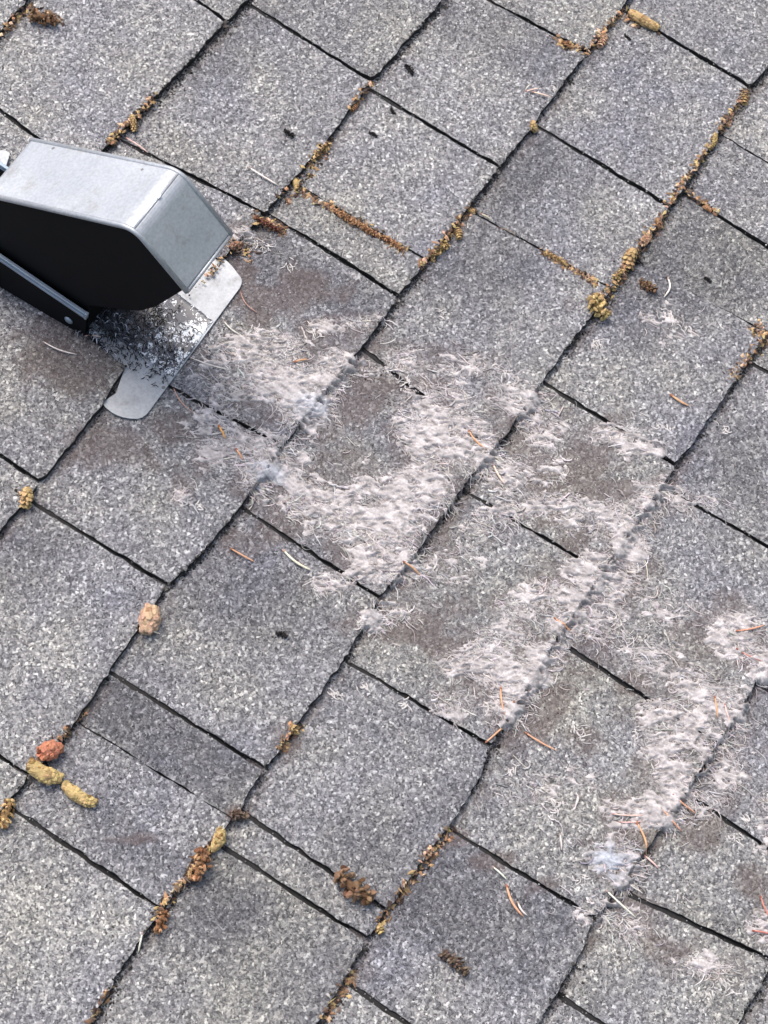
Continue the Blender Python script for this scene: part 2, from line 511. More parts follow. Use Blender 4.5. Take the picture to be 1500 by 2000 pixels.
STAIN_SHADE = [  # x, y, rx, ry (photo px), strength : brown residue, plus vent shade painted in on its left
    (540, 580, 90, 55, .75), (640, 640, 60, 30, .7), (470, 540, 60, 45, .6), (330, 840, 70, 45, .7), (230, 870, 120, 55, .5),
    (720, 750, 60, 45, .85), (800, 750, 90, 30, .6), (870, 800, 60, 30, .65), (690, 900, 60, 60, .35), (640, 830, 40, 40, .4),
    (740, 1100, 110, 50, .5), (560, 1020, 70, 50, .5), (480, 1060, 60, 40, .35), (790, 1220, 110, 45, .75), (880, 1260, 80, 30, .7),
    (1080, 930, 100, 40, .7), (1170, 960, 90, 30, .65), (1120, 1060, 70, 40, .5), (1230, 1130, 70, 70, .5), (1030, 1430, 80, 40, .75),
    (1090, 1380, 60, 50, .5), (1230, 1640, 80, 50, .65), (1370, 1620, 90, 60, .5), (1250, 1330, 70, 40, .6), (1330, 1250, 60, 50, .35),
    (1400, 1200, 60, 60, .5), (1240, 1790, 80, 50, .7), (1320, 1850, 90, 50, .5), (980, 1680, 70, 30, .65), (1060, 1730, 60, 25, .5),
    (150, 710, 130, 70, .65), (90, 640, 80, 40, .5), (1290, 960, 60, 40, .4), (900, 1100, 90, 60, .2), (1420, 1560, 60, 60, .4), (1480, 1720, 60, 60, .45),  # first two: brown shingle left of the vent, its shadow painted in
    (880, 1640, 50, 25, .7), (460, 1590, 30, 20, .7), (700, 1900, 60, 40, .25), (560, 1450, 40, 50, .45), (460, 470, 40, 30, .7),
    (590, 560, 100, 60, .75), (500, 620, 60, 30, .6), (700, 790, 70, 50, .6), (900, 1190, 70, 40, .5), (1150, 900, 90, 50, .6), (1180, 1290, 70, 50, .5), (1120, 1440, 60, 40, .5), (860, 700, 90, 30, .35), (1010, 850, 100, 60, .45), (650, 700, 70, 40, .5), (990, 790, 80, 40, .4), (240, 1640, 60, 14, .5), (1160, 590, 60, 40, .3),
]
LINT = [  # x, y, rx, ry, density
    (500, 690, 110, 40, .55), (560, 740, 90, 50, .8), (600, 790, 60, 45, .8), (440, 750, 60, 40, .35), (650, 720, 45, 30, .7),
    (450, 880, 70, 45, .8), (520, 920, 70, 50, .9), (400, 820, 60, 45, .4), (600, 970, 60, 40, .8), (690, 1010, 80, 60, .95), (770, 1020, 80, 70, .9),
    (740, 950, 80, 40, .55), (820, 960, 70, 50, .85), (860, 850, 80, 60, .95), (800, 810, 30, 30, .5), (930, 870, 40, 60, .7), (720, 1100, 50, 45, .8), (780, 1110, 60, 35, .7),
    (640, 1140, 50, 20, .4), (725, 1215, 35, 20, .7), (800, 1190, 50, 30, .4), (660, 640, 70, 18, .5), (780, 710, 70, 30, .45), (850, 770, 90, 25, .5),
    (900, 720, 90, 35, .3), (1000, 780, 80, 40, .4), (1060, 830, 60, 40, .35), (1010, 930, 70, 50, .55), (1050, 985, 80, 30, .75), (1000, 1000, 40, 20, .7), (1110, 1000, 50, 35, .5),
    (1200, 850, 50, 25, .7), (1250, 880, 50, 25, .3), (1210, 1010, 60, 45, .75), (1230, 1070, 45, 45, .85), (1160, 1130, 60, 45, .9),
    (1090, 1170, 80, 35, .8), (1030, 1190, 60, 30, .6), (1110, 1220, 60, 35, .8), (980, 1250, 70, 30, .5), (930, 1300, 60, 35, .8), (1000, 1320, 80, 45, .9), (1060, 1280, 45, 35, .8),
    (970, 1380, 50, 40, .6), (1290, 960, 50, 25, .5), (1340, 980, 60, 16, .35), (1260, 1000, 30, 40, .6),
    (1440, 1250, 55, 45, .95), (1490, 1290, 40, 40, .7), (1350, 1330, 60, 40, .6), (1400, 1370, 50, 45, .7), (1290, 1400, 45, 35, .7), (1310, 1450, 50, 45, .9), (1350, 1430, 40, 40, .7),
    (1320, 1520, 45, 50, .95), (1280, 1590, 70, 40, .85), (1230, 1580, 50, 25, .5), (1190, 1680, 50, 38, .95), (1200, 1720, 30, 22, .6),
    (1380, 1890, 60, 25, .6), (1230, 1800, 60, 30, .35), (1410, 1480, 60, 60, .4), (1380, 1560, 50, 40, .4), (1490, 1600, 30, 60, .25),
    (1490, 1800, 25, 30, .5), (350, 970, 22, 16, .7), (900, 1370, 60, 40, .35), (1060, 1540, 90, 50, .22), (1200, 1230, 60, 40, .3), (1280, 1300, 60, 50, .3),
    (1300, 620, 60, 40, .15), (950, 1020, 50, 30, .3), (870, 1100, 80, 50, .2), (470, 460, 40, 18, .5), (1180, 1780, 60, 40, .2), (1280, 1180, 60, 60, .2),
]
LINT = [(x_, y_, rx_ * 1.14, ry_ * 1.14, min(1, a_ * 1.12)) for x_, y_, rx_, ry_, a_ in LINT]
YELL = [(500, 680, 100, 40, .6), (390, 700, 60, 40, .3), (1250, 1290, 120, 90, .35), (1400, 1400, 60, 60, .2), (900, 980, 150, 80, .2), (950, 1130, 150, 60, .25), (680, 880, 80, 60, .2), (200, 700, 150, 90, .25)]


def disc_field(X, Y, L, jit=.35, seed=3, gain=1.0):
    out = np.zeros(X.shape)
    for (x, y, rx, ry, a) in L:
        c = at(x, y)[:2]; e1 = at(x + rx, y)[:2] - c; e2 = at(x, y + ry)[:2] - c
        Mx = np.linalg.inv(np.array([e1, e2]).T)
        dx = X - c[0]; dy = Y - c[1]
        r = np.sqrt((Mx[0, 0] * dx + Mx[0, 1] * dy) ** 2 + (Mx[1, 0] * dx + Mx[1, 1] * dy) ** 2)
        near = r < 2.2
        if not near.any(): continue
        n = fbm(X[near] * 45, Y[near] * 45, seed) - .5
        v = np.clip(1.25 - r[near] + n * 2.0 * jit, 0, 1)
        v = v * v * (3 - 2 * v) * a * gain
        out[near] = np.maximum(out[near], v)
    return out


def poly_field(X, Y, pts, soft):
    Q = P2(pts); n = len(Q)
    inside = np.zeros(X.shape, bool); dist = np.full(X.shape, 9.)
    for i in range(n):
        a = Q[i]; b_ = Q[(i + 1) % n]
        cond = ((a[1] > Y) != (b_[1] > Y)) & (X < (b_[0] - a[0]) * (Y - a[1]) / (b_[1] - a[1] + 1e-15) + a[0])
        inside ^= cond
        ab = b_ - a; t = np.clip(((X - a[0]) * ab[0] + (Y - a[1]) * ab[1]) / (ab @ ab), 0, 1)
        dist = np.minimum(dist, np.hypot(X - a[0] - t * ab[0], Y - a[1] - t * ab[1]))
    sd_ = np.where(inside, dist, -dist) + (fbm(X * 60, Y * 60, 9) - .5) * soft * 1.2
    return np.clip(sd_ / soft * .5 + .5, 0, 1)


def tab_edges_for(k):
    """sorted list of (top xy, bottom xy, gap) for a course, extended regularly out of the photo"""
    E = []
    for a, b_ in CUTS.get(k, []):
        E.append((at(*a, .004)[:2], at(*b_, .008)[:2], .0034))
    for i_, (a, b_) in enumerate(WEAK.get(k, [])):
        E.append((at(*a, .004)[:2], at(*b_, .008)[:2], .0021 if i_ == 0 and k in (3, 4) else .0008))
    r = random.Random(k * 31 + 5)
    if not E:
        s = r.uniform(0, .2)
        E.append((np.array([s, 0]), np.array([s, 0]), .003))
    E.sort(key=lambda e: e[1][0])
    s = E[-1][1][0]
    while s < SX1:
        s += r.choice([.12, .17, .20, .24]); E.append((np.array([s, 0]), np.array([s, 0]), .003))
    s = E[0][1][0]
    while s > SX0:
        s -= r.choice([.12, .17, .20, .24]); E.insert(0, (np.array([s, 0]), np.array([s, 0]), .003))
    return E


roof = obj('roof', None)
tag(roof, 'grey asphalt shingle roof slope, tabs lapping in courses under lint and fallen debris', 'roof')


def xline(e, k, Y):
    """x of a cut at height Y (works with the wobble added later)"""
    t, b_, g = e
    if abs(t[1] - b_[1]) < 1e-6: return np.full(Y.shape, b_[0])
    return b_[0] + (Y - b_[1]) * (t[0] - b_[0]) / (t[1] - b_[1])


HOLE_L = [at(100, 602, .005)[:2], at(246, 716, .006)[:2]]    # shingle cut round the near side of the vent
HOLE_R = [at(265, 385, .005)[:2], at(432, 512, .006)[:2]]    # and round its far side


def build_course(k):
    E = tab_edges_for(k)
    Vs, Fq, MI, AT = [], [], [], []
    base = 0
    spans = []
    for i in range(len(E) - 1):
        spans.append((E[i], E[i + 1]))
    if k == 2:
        new = []
        for (l, r_) in spans:
            vl = (HOLE_L[0], HOLE_L[1], 0.0); vr = (HOLE_R[0], HOLE_R[1], 0.0)
            if l[1][0] < HOLE_L[1][0] < r_[1][0] or l[1][0] < HOLE_R[1][0] < r_[1][0]:
                if l[1][0] < HOLE_L[1][0] < r_[1][0]: new.append((l, vl))
                if l[1][0] < HOLE_R[1][0] < r_[1][0]: new.append((vr, r_))
            else:
                new.append((l, r_))
        spans = new
    for ti, (l, r_) in enumerate(spans):
        wid = abs(r_[1][0] - l[1][0])
        inview = -.1 < l[1][0] < 1.6 and -1 <= k <= 8
        st = .0034 if inview else .012
        nu = max(4, int(wid / st)); nv = max(4, int((EXP + .016) / st))
        seed = k * 53 + ti
        rr = random.Random(seed)
        V = np.linspace(0, 1, nv + 1)[:, None] * np.ones((1, nu + 1))
        U = np.linspace(0, 1, nu + 1)[None, :] * np.ones((nv + 1, 1))
        sm = (l[1][0] + r_[1][0]) / 2
        yt = yb(k - 1, sm) + .016; ybt = yb(k, sm)
        Y0 = yt + (ybt - yt) * V
        XL = xline(l, k, Y0) + l[2] / 2; XR = xline(r_, k, Y0) - r_[2] / 2
        Yn = Y0[:, 0]
        wobL = (vnoise(Yn * 90, Yn * 0 + 3, seed) - .5) * .0016 + (vnoise(Yn * 300, Yn * 0, seed + 2) - .5) * .0009
        wobR = (vnoise(Yn * 90, Yn * 0 + 9, seed + 4) - .5) * .0016 + (vnoise(Yn * 300, Yn * 0, seed + 6) - .5) * .0009
        X = XL + wobL[:, None] + (XR + wobR[:, None] - XL - wobL[:, None]) * U
        top = yb(k - 1, X) + .016
        bot = yb(k, X) + rr.uniform(-.0008, .0008) + (vnoise(X * 45, X * 0 + 5, seed + 3) - .5) * .0009 + (vnoise(X * 140, X * 0 + 1, seed + 8) - .5) * .0016 + (vnoise(X * 420, X * 0, seed + 9) - .5) * .0018
        # slightly rounded lower corners
        dcor = np.minimum((X - X[-1, 0]), (X[-1, -1] - X))
        bot = bot + np.clip(.0028 - dcor, 0, .0028) ** 2 / .0028 * .6
        Y = top + (bot - top) * V
        a = yb(k - 1, X); b_ = yb(k, X)
        f = (a - Y) / (a - b_)
        Z = .001 + .007 * f
        Z = Z + (fbm(X * 18, Y * 18, seed + 20) - .5) * .0012 * np.clip(f, 0, 1) + rr.uniform(0, .0009) * np.clip(f, 0, 1)
        Z = Z - np.clip(.0022 - np.minimum(dcor, Y - bot), 0, .0022) ** 2 / .0022 * .35   # eased edges
        n = (nv + 1) * (nu + 1)
        idx = np.arange(n).reshape(nv + 1, nu + 1)
        q = np.stack([idx[:-1, :-1], idx[1:, :-1], idx[1:, 1:], idx[:-1, 1:]], -1).reshape(-1, 4)
        Vs.append(np.stack([X, Y, Z], -1).reshape(-1, 3)); Fq.append(q + base); MI.append(np.zeros(len(q), int))
        # wear
        tone = .5 + rr.uniform(-.07, .07) + (fbm(X * 9, Y * 9, 77) - .5) * .22
        if inview:
            for pts, soft, a_ in TONE:
                tone = tone + a_ * poly_field(X, Y, pts, soft)
            stn = disc_field(X, Y, STAIN_SHADE, .7, 3, 1.5); lnt = disc_field(X, Y, LINT, .55, 5); yl = np.clip(disc_field(X, Y, YELL, .3, 8) + rr.choice([0, .0, .22, .4]) * (.6 + .8 * fbm(X * 12, Y * 12, 15)), 0, 1)
            stn = np.maximum(stn, .68 * disc_field(X, Y, [(x, y, rx * 1.6, ry * 1.6, min(1, a_ * 1.4)) for x, y, rx, ry, a_ in LINT], .7, 6))
        else:
            stn = lnt = yl = np.zeros(X.shape)
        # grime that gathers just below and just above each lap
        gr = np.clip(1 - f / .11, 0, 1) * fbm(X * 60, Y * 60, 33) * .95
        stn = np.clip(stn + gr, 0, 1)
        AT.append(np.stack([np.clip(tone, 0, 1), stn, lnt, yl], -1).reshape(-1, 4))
        base += n
        # skirts: left, butt, right
        grid = Vs[-1]
        for ring in (idx[:, 0], idx[-1, :], idx[::-1, -1]):
            P = grid[ring]
            B = P.copy(); B[:, 2] = -.0002
            m_ = len(P); j = np.arange(m_ - 1)
            qq = np.stack([j, j + m_, j + 1 + m_, j + 1], -1)
            Vs.append(np.vstack([P, B])); Fq.append(qq + base); MI.append(np.ones(len(qq), int))
            AT.append(np.tile([.5, 0, 0, 0], (2 * m_, 1)))
            base += 2 * m_
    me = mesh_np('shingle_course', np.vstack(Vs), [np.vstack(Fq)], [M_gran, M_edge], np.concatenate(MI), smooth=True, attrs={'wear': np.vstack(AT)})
    return obj('shingle_course', me, roof)


for k in range(K0, K1 + 1):
    build_course(k)

deck = MB()
xa, xb_, ya, y2 = SX0 - .1, SX1 + .1, -(K0 - 1) * EXP, -K1 * EXP
deck.prism([(xa, ya, -.0001), (xa, y2, -.0001), (xb_, y2, -.0001), (xb_, ya, -.0001)], (0, 0, -.014))
deck.build('roof_deck', M_edge, roof)

# ground far below the eaves, seen only if one steps aside
gm = simple('mown_grass', (.05, .08, .03), .95, .4, 3)
g = MB(); g.add([(-60, -60, 0), (60, -60, 0), (60, 60, 0), (-60, 60, 0)], [(0, 1, 2, 3)])
ground = g.build('ground', gm); tag(ground, kind='structure')
ground['world_frame'] = 1
ground.location = (0, 0, -4.5)

# ------------------------------------------------------------------ the vent
th = math.radians(2.0)
US = np.array([math.cos(th), math.sin(th), 0]); UD = np.array([math.sin(th), -math.cos(th), 0]); UZ = np.array([0, 0, 1.])
O = at(150, 645, .004)


def vp(s, d, z):
    return O * [1, 1, 0] + s * US + d * UD + z * UZ


def near(px, s=0.0):
    X = on_plane(px, O + s * US, US)
    return np.array([(X - O) @ UD, X[2]])


WV = 0.0635
p2 = near((260, 445)); p4 = near((365, 570)); pm = near((0, 385)); p5 = near((345, 576))
q1 = near((60, 260), WV)
slope = (p2[1] - pm[1]) / (p2[0] - pm[0])
db = q1[0]; zb = p2[1] + slope * (db - p2[0])
vent = obj('roof_vent', None, loc=tuple(vp(WV / 2, 0, .004)))
tag(vent, 'grey sheet metal dryer exhaust vent with a black side, standing on a lint covered flange', 'roof vent')
VO = vp(WV / 2, 0, .004)


def sheet(prof, s0, s1, t, col=None):
    """profile (d,z) swept from s0 to s1 with thickness t inward"""
    mb = MB()
    P = [np.array(p) for p in prof]
    n = len(P); nrm = []
    for i in range(n):
        a = P[max(i - 1, 0)]; b_ = P[min(i + 1, n - 1)]
        tt = (b_ - a) / np.linalg.norm(b_ - a); nrm.append(np.array([tt[1], -tt[0]]))
    Q = [P[i] + nrm[i] * t for i in range(n)]
    V = []
    for s_ in (s0, s1):
        V += [vp(s_, p[0], p[1]) for p in P] + [vp(s_, p[0], p[1]) for p in Q]
    F = []
    for i in range(n - 1):
        F += [(i, i + 1, i + 1 + 2 * n, i + 2 * n), (i + n, i + 3 * n, i + 1 + 3 * n, i + 1 + n),
              (i, i + n, i + 1 + n, i + 1), (i + 2 * n, i + 1 + 2 * n, i + 1 + 3 * n, i + 3 * n)]
    F += [(0, 2 * n, 3 * n, n), (n - 1, 2 * n - 1, 4 * n - 1, 3 * n - 1)]
    mb.add(V, F, col)
    return mb


def arc(pa, pc, pb, n=5):
    """rounded corner through quadratic curve"""
    return [tuple((1 - t) ** 2 * np.array(pa) + 2 * t * (1 - t) * np.array(pc) + t * t * np.array(pb)) for t in np.linspace(0, 1, n)]


def along(a, b_, d):
    a = np.array(a); b_ = np.array(b_); return a + (b_ - a) / np.linalg.norm(b_ - a) * d


backtop = (db, zb)
prof = [(db - .004, .006), ] + arc(along(backtop, (db - .004, .006), .004), backtop, along(backtop, p2, .004)) + \
       arc(along(p2, backtop, .013), p2, along(p2, p4, .013), 11) + [tuple(along(p4, p2, .002)), tuple(p4 + np.array([-.0012, -.0026]))]
hood = sheet(prof, 0, WV, .0012)
# turned-down side hems: a narrow lip along both side edges of the cap
for s_, sg in ((0.0, 1), (WV, -1)):
    hp = [np.array(backtop)] + [np.array(q) for q in arc(along(p2, backtop, .013), p2, along(p2, p4, .013), 9)] + [np.array(p4)]
    for a, b_ in zip(hp[:-1], hp[1:]):
        t_ = (b_ - a) / np.linalg.norm(b_ - a); n_ = np.array([t_[1], -t_[0]]) * .0042
        hood.prism([vp(s_ - sg * .0002, *(a + n_ * .12)), vp(s_ - sg * .0002, *(b_ + n_ * .12)), vp(s_ - sg * .0002, *(b_ + n_)), vp(s_ - sg * .0002, *(a + n_))], US * sg * .0012)
ho = hood.build('hood', M_metal, vent, VO, bevel=.0006)
rl_ = MB()
for s_ in (.0006, WV - .0006):
    rl_.tube([vp(s_, *(np.array(q) + [0, -.0012])) for q in [backtop] + arc(along(p2, backtop, .013), p2, along(p2, p4, .013), 9) + [tuple(p4)]], [.0022] * 11, 8)
rl_.tube([vp(.0006, *(p4 + [-.0003, -.0014])), vp(WV - .0006, *(p4 + [-.0003, -.0014]))], [.0017] * 2, 8)
rl_.build('rolled_edge', M_metal, ho, VO, smooth=True)
# bead added along the bend to draw its pale highlight line
sm_ = MB(); apx = .25 * along(p2, backtop, .013) + .5 * p2 + .25 * along(p2, p4, .013) + np.array([0, -.0004]); a = vp(.0015, *apx); b_ = vp(WV - .0015, *apx)
sm_.tube([a, b_], [.0011, .0011], 8); sm_.build('bend_highlight', M_metal, ho, VO, smooth=True)
rv = MB(); c0 = on_plane((311, 380), vp(0, p2[0] + .001, p2[1]), np.array(UZ)); c0 = c0 * [1, 1, 0] + UZ * (p2[1] - .0022)
rv.blob(c0, [US * .0022, UD * .0016, UZ * .0012], rough=.3); rv.build('rust_speck', M_grit, ho, VO)

# side panels with the curved lower front edge
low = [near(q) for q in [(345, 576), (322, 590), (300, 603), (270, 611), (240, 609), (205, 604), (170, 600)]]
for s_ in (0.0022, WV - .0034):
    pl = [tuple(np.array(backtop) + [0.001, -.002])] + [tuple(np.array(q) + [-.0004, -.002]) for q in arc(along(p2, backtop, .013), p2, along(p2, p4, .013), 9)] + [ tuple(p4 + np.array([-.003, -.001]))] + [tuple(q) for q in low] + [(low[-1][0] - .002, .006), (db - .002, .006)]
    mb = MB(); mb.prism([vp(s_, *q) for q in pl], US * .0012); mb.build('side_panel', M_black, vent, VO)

# base collar below the rail, the rail itself, spot weld
r0 = near((0, 493)); r1 = near((170, 608))
rdir = (r1 - r0) / np.linalg.norm(r1 - r0); r00 = r0 - rdir * .05
col_ = MB()
for s_ in (-.0016, WV + .0004):
    col_.prism([vp(s_, *q) for q in [tuple(r00 - [0, .003]), tuple(r1 - [0, .003]), (r1[0] - .002, .0035), (r00[0], .0035)]], US * .0012)
col_.prism([vp(-.0004, r00[0], q) for q in (.0035, .045)] + [vp(WV + .0004, r00[0], q) for q in (.045, .0035)], UD * .0012)
cb = col_.build('collar', M_black, vent, VO)
for s_ in (-.0046, WV + .0016):
    rl = MB()
    n_ = np.array([-rdir[1], rdir[0]])
    for off, hh in ((0.0, .0030), (-.0056, .0034)):
        a = r00 + n_ * off; b2 = r1 + n_ * off
        rl.prism([vp(s_, *(a)), vp(s_, *(b2)), vp(s_, *(b2 + n_ * hh)), vp(s_, *(a + n_ * hh))], US * .003)
    a = r00 - n_ * .0036; b2 = r1 - n_ * .0036
    rl.prism([vp(s_ + .0012, *(a)), vp(s_ + .0012, *(b2)), vp(s_ + .0012, *(b2 + n_ * .0045)), vp(s_ + .0012, *(a + n_ * .0045))], US * .002)
    rl.prism([vp(s_ - .0002, *(r1 - n_ * .006)), vp(s_ - .0002, *(r1 - n_ * .006 + rdir * .0028)), vp(s_ - .0002, *(r1 + n_ * .0034 + rdir * .0028)), vp(s_ - .0002, *(r1 + n_ * .0034))], US * .0034)
    rl.build('rail', M_rail, vent, VO, bevel=.0005)
wd = near((137, 622)); mb = MB()
mb.blob(vp(-.0022, *wd), [US * .0016, UD * .0042, UZ * .0042], n=12, m=7, rough=.02)
mb.build('spot_weld', M_rail, vent, VO, smooth=True)
# flap hanging inside the mouth
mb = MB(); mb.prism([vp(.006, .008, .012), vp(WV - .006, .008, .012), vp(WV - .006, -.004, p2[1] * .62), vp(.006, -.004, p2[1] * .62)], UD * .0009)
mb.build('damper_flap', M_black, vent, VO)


def flat(px, z, zthick, name, mat, parent, colf=None, bevel=.0004, sub=None):
    P = [at(x, y, z) for x, y in px]
    mb = MB(); mb.prism(P, (0, 0, -zthick))
    return mb.build(name, mat, parent, VO, bevel=bevel)


def curve_px(a, c, b_, n=6):
    return [tuple((1 - t) ** 2 * np.array(a) + 2 * t * (1 - t) * np.array(c) + t * t * np.array(b_)) for t in np.linspace(0, 1, n)]


fl = [(150, 622), (243, 719), (226, 768)] + curve_px((198, 786), (222, 819), (268, 818), 7) + curve_px((268, 818), (284, 816), (293, 801), 4) + \
     curve_px((468, 563), (477, 549), (470, 541), 4) + [(455, 521), (440, 506), (350, 415), (190, 420)]
flange = flat(fl, .0050, .0012, 'flange', M_flange, vent, bevel=.0005)
# the middle strip: a raised apron below the mouth, streaked with residue
na, nb2 = 40, 26
corner = [(150, 610), (283, 699), (336, 741), (414, 634), (366, 606), (265, 520)]
A0 = at(158, 618, .0)[:2]; A1 = at(338, 742, 0)[:2]; B0 = at(243, 500, 0)[:2]; B1 = at(416, 633, 0)[:2]
V = []; tint = []
for i in range(na + 1):
    u = i / na
    for j in range(nb2 + 1):
        v_ = j / nb2
        p = (np.array(A0) * (1 - u) + np.array(A1) * u) * (1 - v_) + (np.array(B0) * (1 - u) + np.array(B1) * u) * v_
        zz = .0062 - .0006 * u + .0006 * math.sin(v_ * 9 + u * 4)
        V.append((p[0], p[1], zz))
        dirt = 1.25 - 1.0 * u - .10 * v_ * u + .25 * (vnoise(np.array([p[0] * 90]), np.array([p[1] * 90]), 4)[0] - .5)
        if u > .84 and .45 < v_ < .8: dirt *= .5
        tint.append((max(0, min(1, dirt)), 0, 0, 1))
q = []
for i in range(na):
    for j in range(nb2):
        a = i * (nb2 + 1) + j; q.append((a, a + nb2 + 1, a + nb2 + 2, a + 1))
me = mesh_np('apron', V, [np.array(q)], M_apron, smooth=True, attrs={'tint': tint}, origin=VO)
ap = obj('apron', me, vent)
md = ap.modifiers.new('s', 'SOLIDIFY'); md.thickness = .0011; md.offset = -1
# corner of the upper flange that peeps out behind the hood
fl2 = [(-60, 330), (-40, 300)] + curve_px((0, 293), (14, 291), (20, 300), 4) + [(10, 330), (-30, 380)]
flat(fl2, .0105, .0012, 'flange', M_flange, vent)

# ------------------------------------------------------------------ pollen cones and other litter
TAN = (.46, .32, .16, 1); YEL = (.46, .34, .16, 1); BRN = (.21, .13, .08, 1); ORG = (.38, .215, .12, 1); PNK = (.60, .40, .28, 1)
RED = (.46, .19, .12, 1); GRB = (.15, .11, .085, 1); PALE = (.68, .60, .48, 1)


def vary(c, r, a=.25):
    k = 1 + r.uniform(-a, a); return (min(1, c[0] * k), min(1, c[1] * k * (1 + r.uniform(-.08, .08))), c[2] * k, 1)


def surf(px, lift=0.0):
    p = at(px[0], px[1], .004)
    for _ in range(2):
        z = float(ztop(p[0], p[1])[0]); p = at(px[0], px[1], z + lift)
    return p


def cone(a, b_, wpx, col, style, seed, stalk=None):
    """a dried catkin: tapering core wrapped in overlapping scales; shaggy ones have open, ragged scales"""
    r = random.Random(seed); random.seed(seed)
    R = wpx * .00048 / 2
    A = surf(a, R * .8); B = surf(b_, R * .8)
    ax = B - A; L = np.linalg.norm(ax); ax = ax / L
    s1 = np.cross(ax, [0, 0, 1.]); s1 /= np.linalg.norm(s1); s2 = np.cross(s1, ax)
    mb = MB()
    mid = (A + B) / 2
    bend = s1 * r.uniform(-.12, .12) * L
    npz = 7
    P = []; RR = []
    for i in range(npz):
        t = i / (npz - 1)
        P.append(A + ax * L * t + bend * math.sin(math.pi * t)); RR.append(R * (.35 + .55 * math.sin(math.pi * (.12 + .8 * t)) ** .7) * (1 + r.uniform(-.08, .08)))
    dark = (col[0] * .5, col[1] * .43, col[2] * .4, 1)
    mb.tube(P, [q * (.38 if style == 'shaggy' else 1) for q in RR], 8, dark if style == 'scaly' else (col if style == 'smooth' else (col[0] * .6, col[1] * .55, col[2] * .5, 1)))
    rows = max(3, int(L / (R * (.42 if style == 'smooth' else .55))))
    for i in range(rows + 1):
        t = i / rows
        c = A + ax * L * t + bend * math.sin(math.pi * t)
        pinch = 1 - (.16 * (.5 + .5 * math.cos(t * L / R * 2.9 + seed)) if style == 'smooth' else 0)
        rad = pinch * R * (.35 + .6 * math.sin(math.pi * (.12 + .8 * t)) ** .7)
        m_ = 8 if style == 'smooth' else (7 if style == 'scaly' else 12)
        for k in range(m_):
            if style == 'shaggy' and r.random() < .22: continue
            q_ = 2 * math.pi * (k + .5 * (i % 2)) / m_ + r.uniform(-.2, .2)
            d = math.cos(q_) * s1 + math.sin(q_) * s2
            e = np.cross(ax, d)
            if style == 'smooth':
                mb.blob(c + d * rad * r.uniform(.74, .92), [ax * R * r.uniform(.26, .46), d * R * .24, e * R * r.uniform(.26, .42)], vary(col if r.random() < .85 else (col[0] * .55, col[1] * .45, col[2] * .4, 1), r, .28), 6, 4, .25)
            elif style == 'scaly':
                tip = ax * .7 + d * .55; tip /= np.linalg.norm(tip)
                mb.blob(c + d * rad * .85, [tip * R * r.uniform(.45, .65), np.cross(tip, e) * R * .15, e * R * r.uniform(.34, .46)], vary(col, r, .32), 6, 4, .18)
            else:
                tip = ax * r.uniform(-.3, .9) + d * r.uniform(.4, 1.1) + e * r.uniform(-.5, .5); tip /= np.linalg.norm(tip)
                ee = np.cross(tip, d + .01); ee /= np.linalg.norm(ee) + 1e-9
                mb.blob(c + d * rad * r.uniform(.25, .95) + ax * R * r.uniform(-.2, .2), [tip * R * r.uniform(.22, .46), np.cross(tip, ee) * R * .15, ee * R * r.uniform(.14, .34)], vary(col if r.random() < .68 else dark, r, .4), 6, 4, .22)
    if stalk:
        S = surf(stalk, .0006); E_ = B if np.linalg.norm(B - S) < np.linalg.norm(A - S) else A
        mb.tube([E_, (E_ + S) / 2 + np.array([.0006, -.0012, .0006]), S], [.0007, .0006, .0005], 5, vary(PALE, r))
    return mb, mid


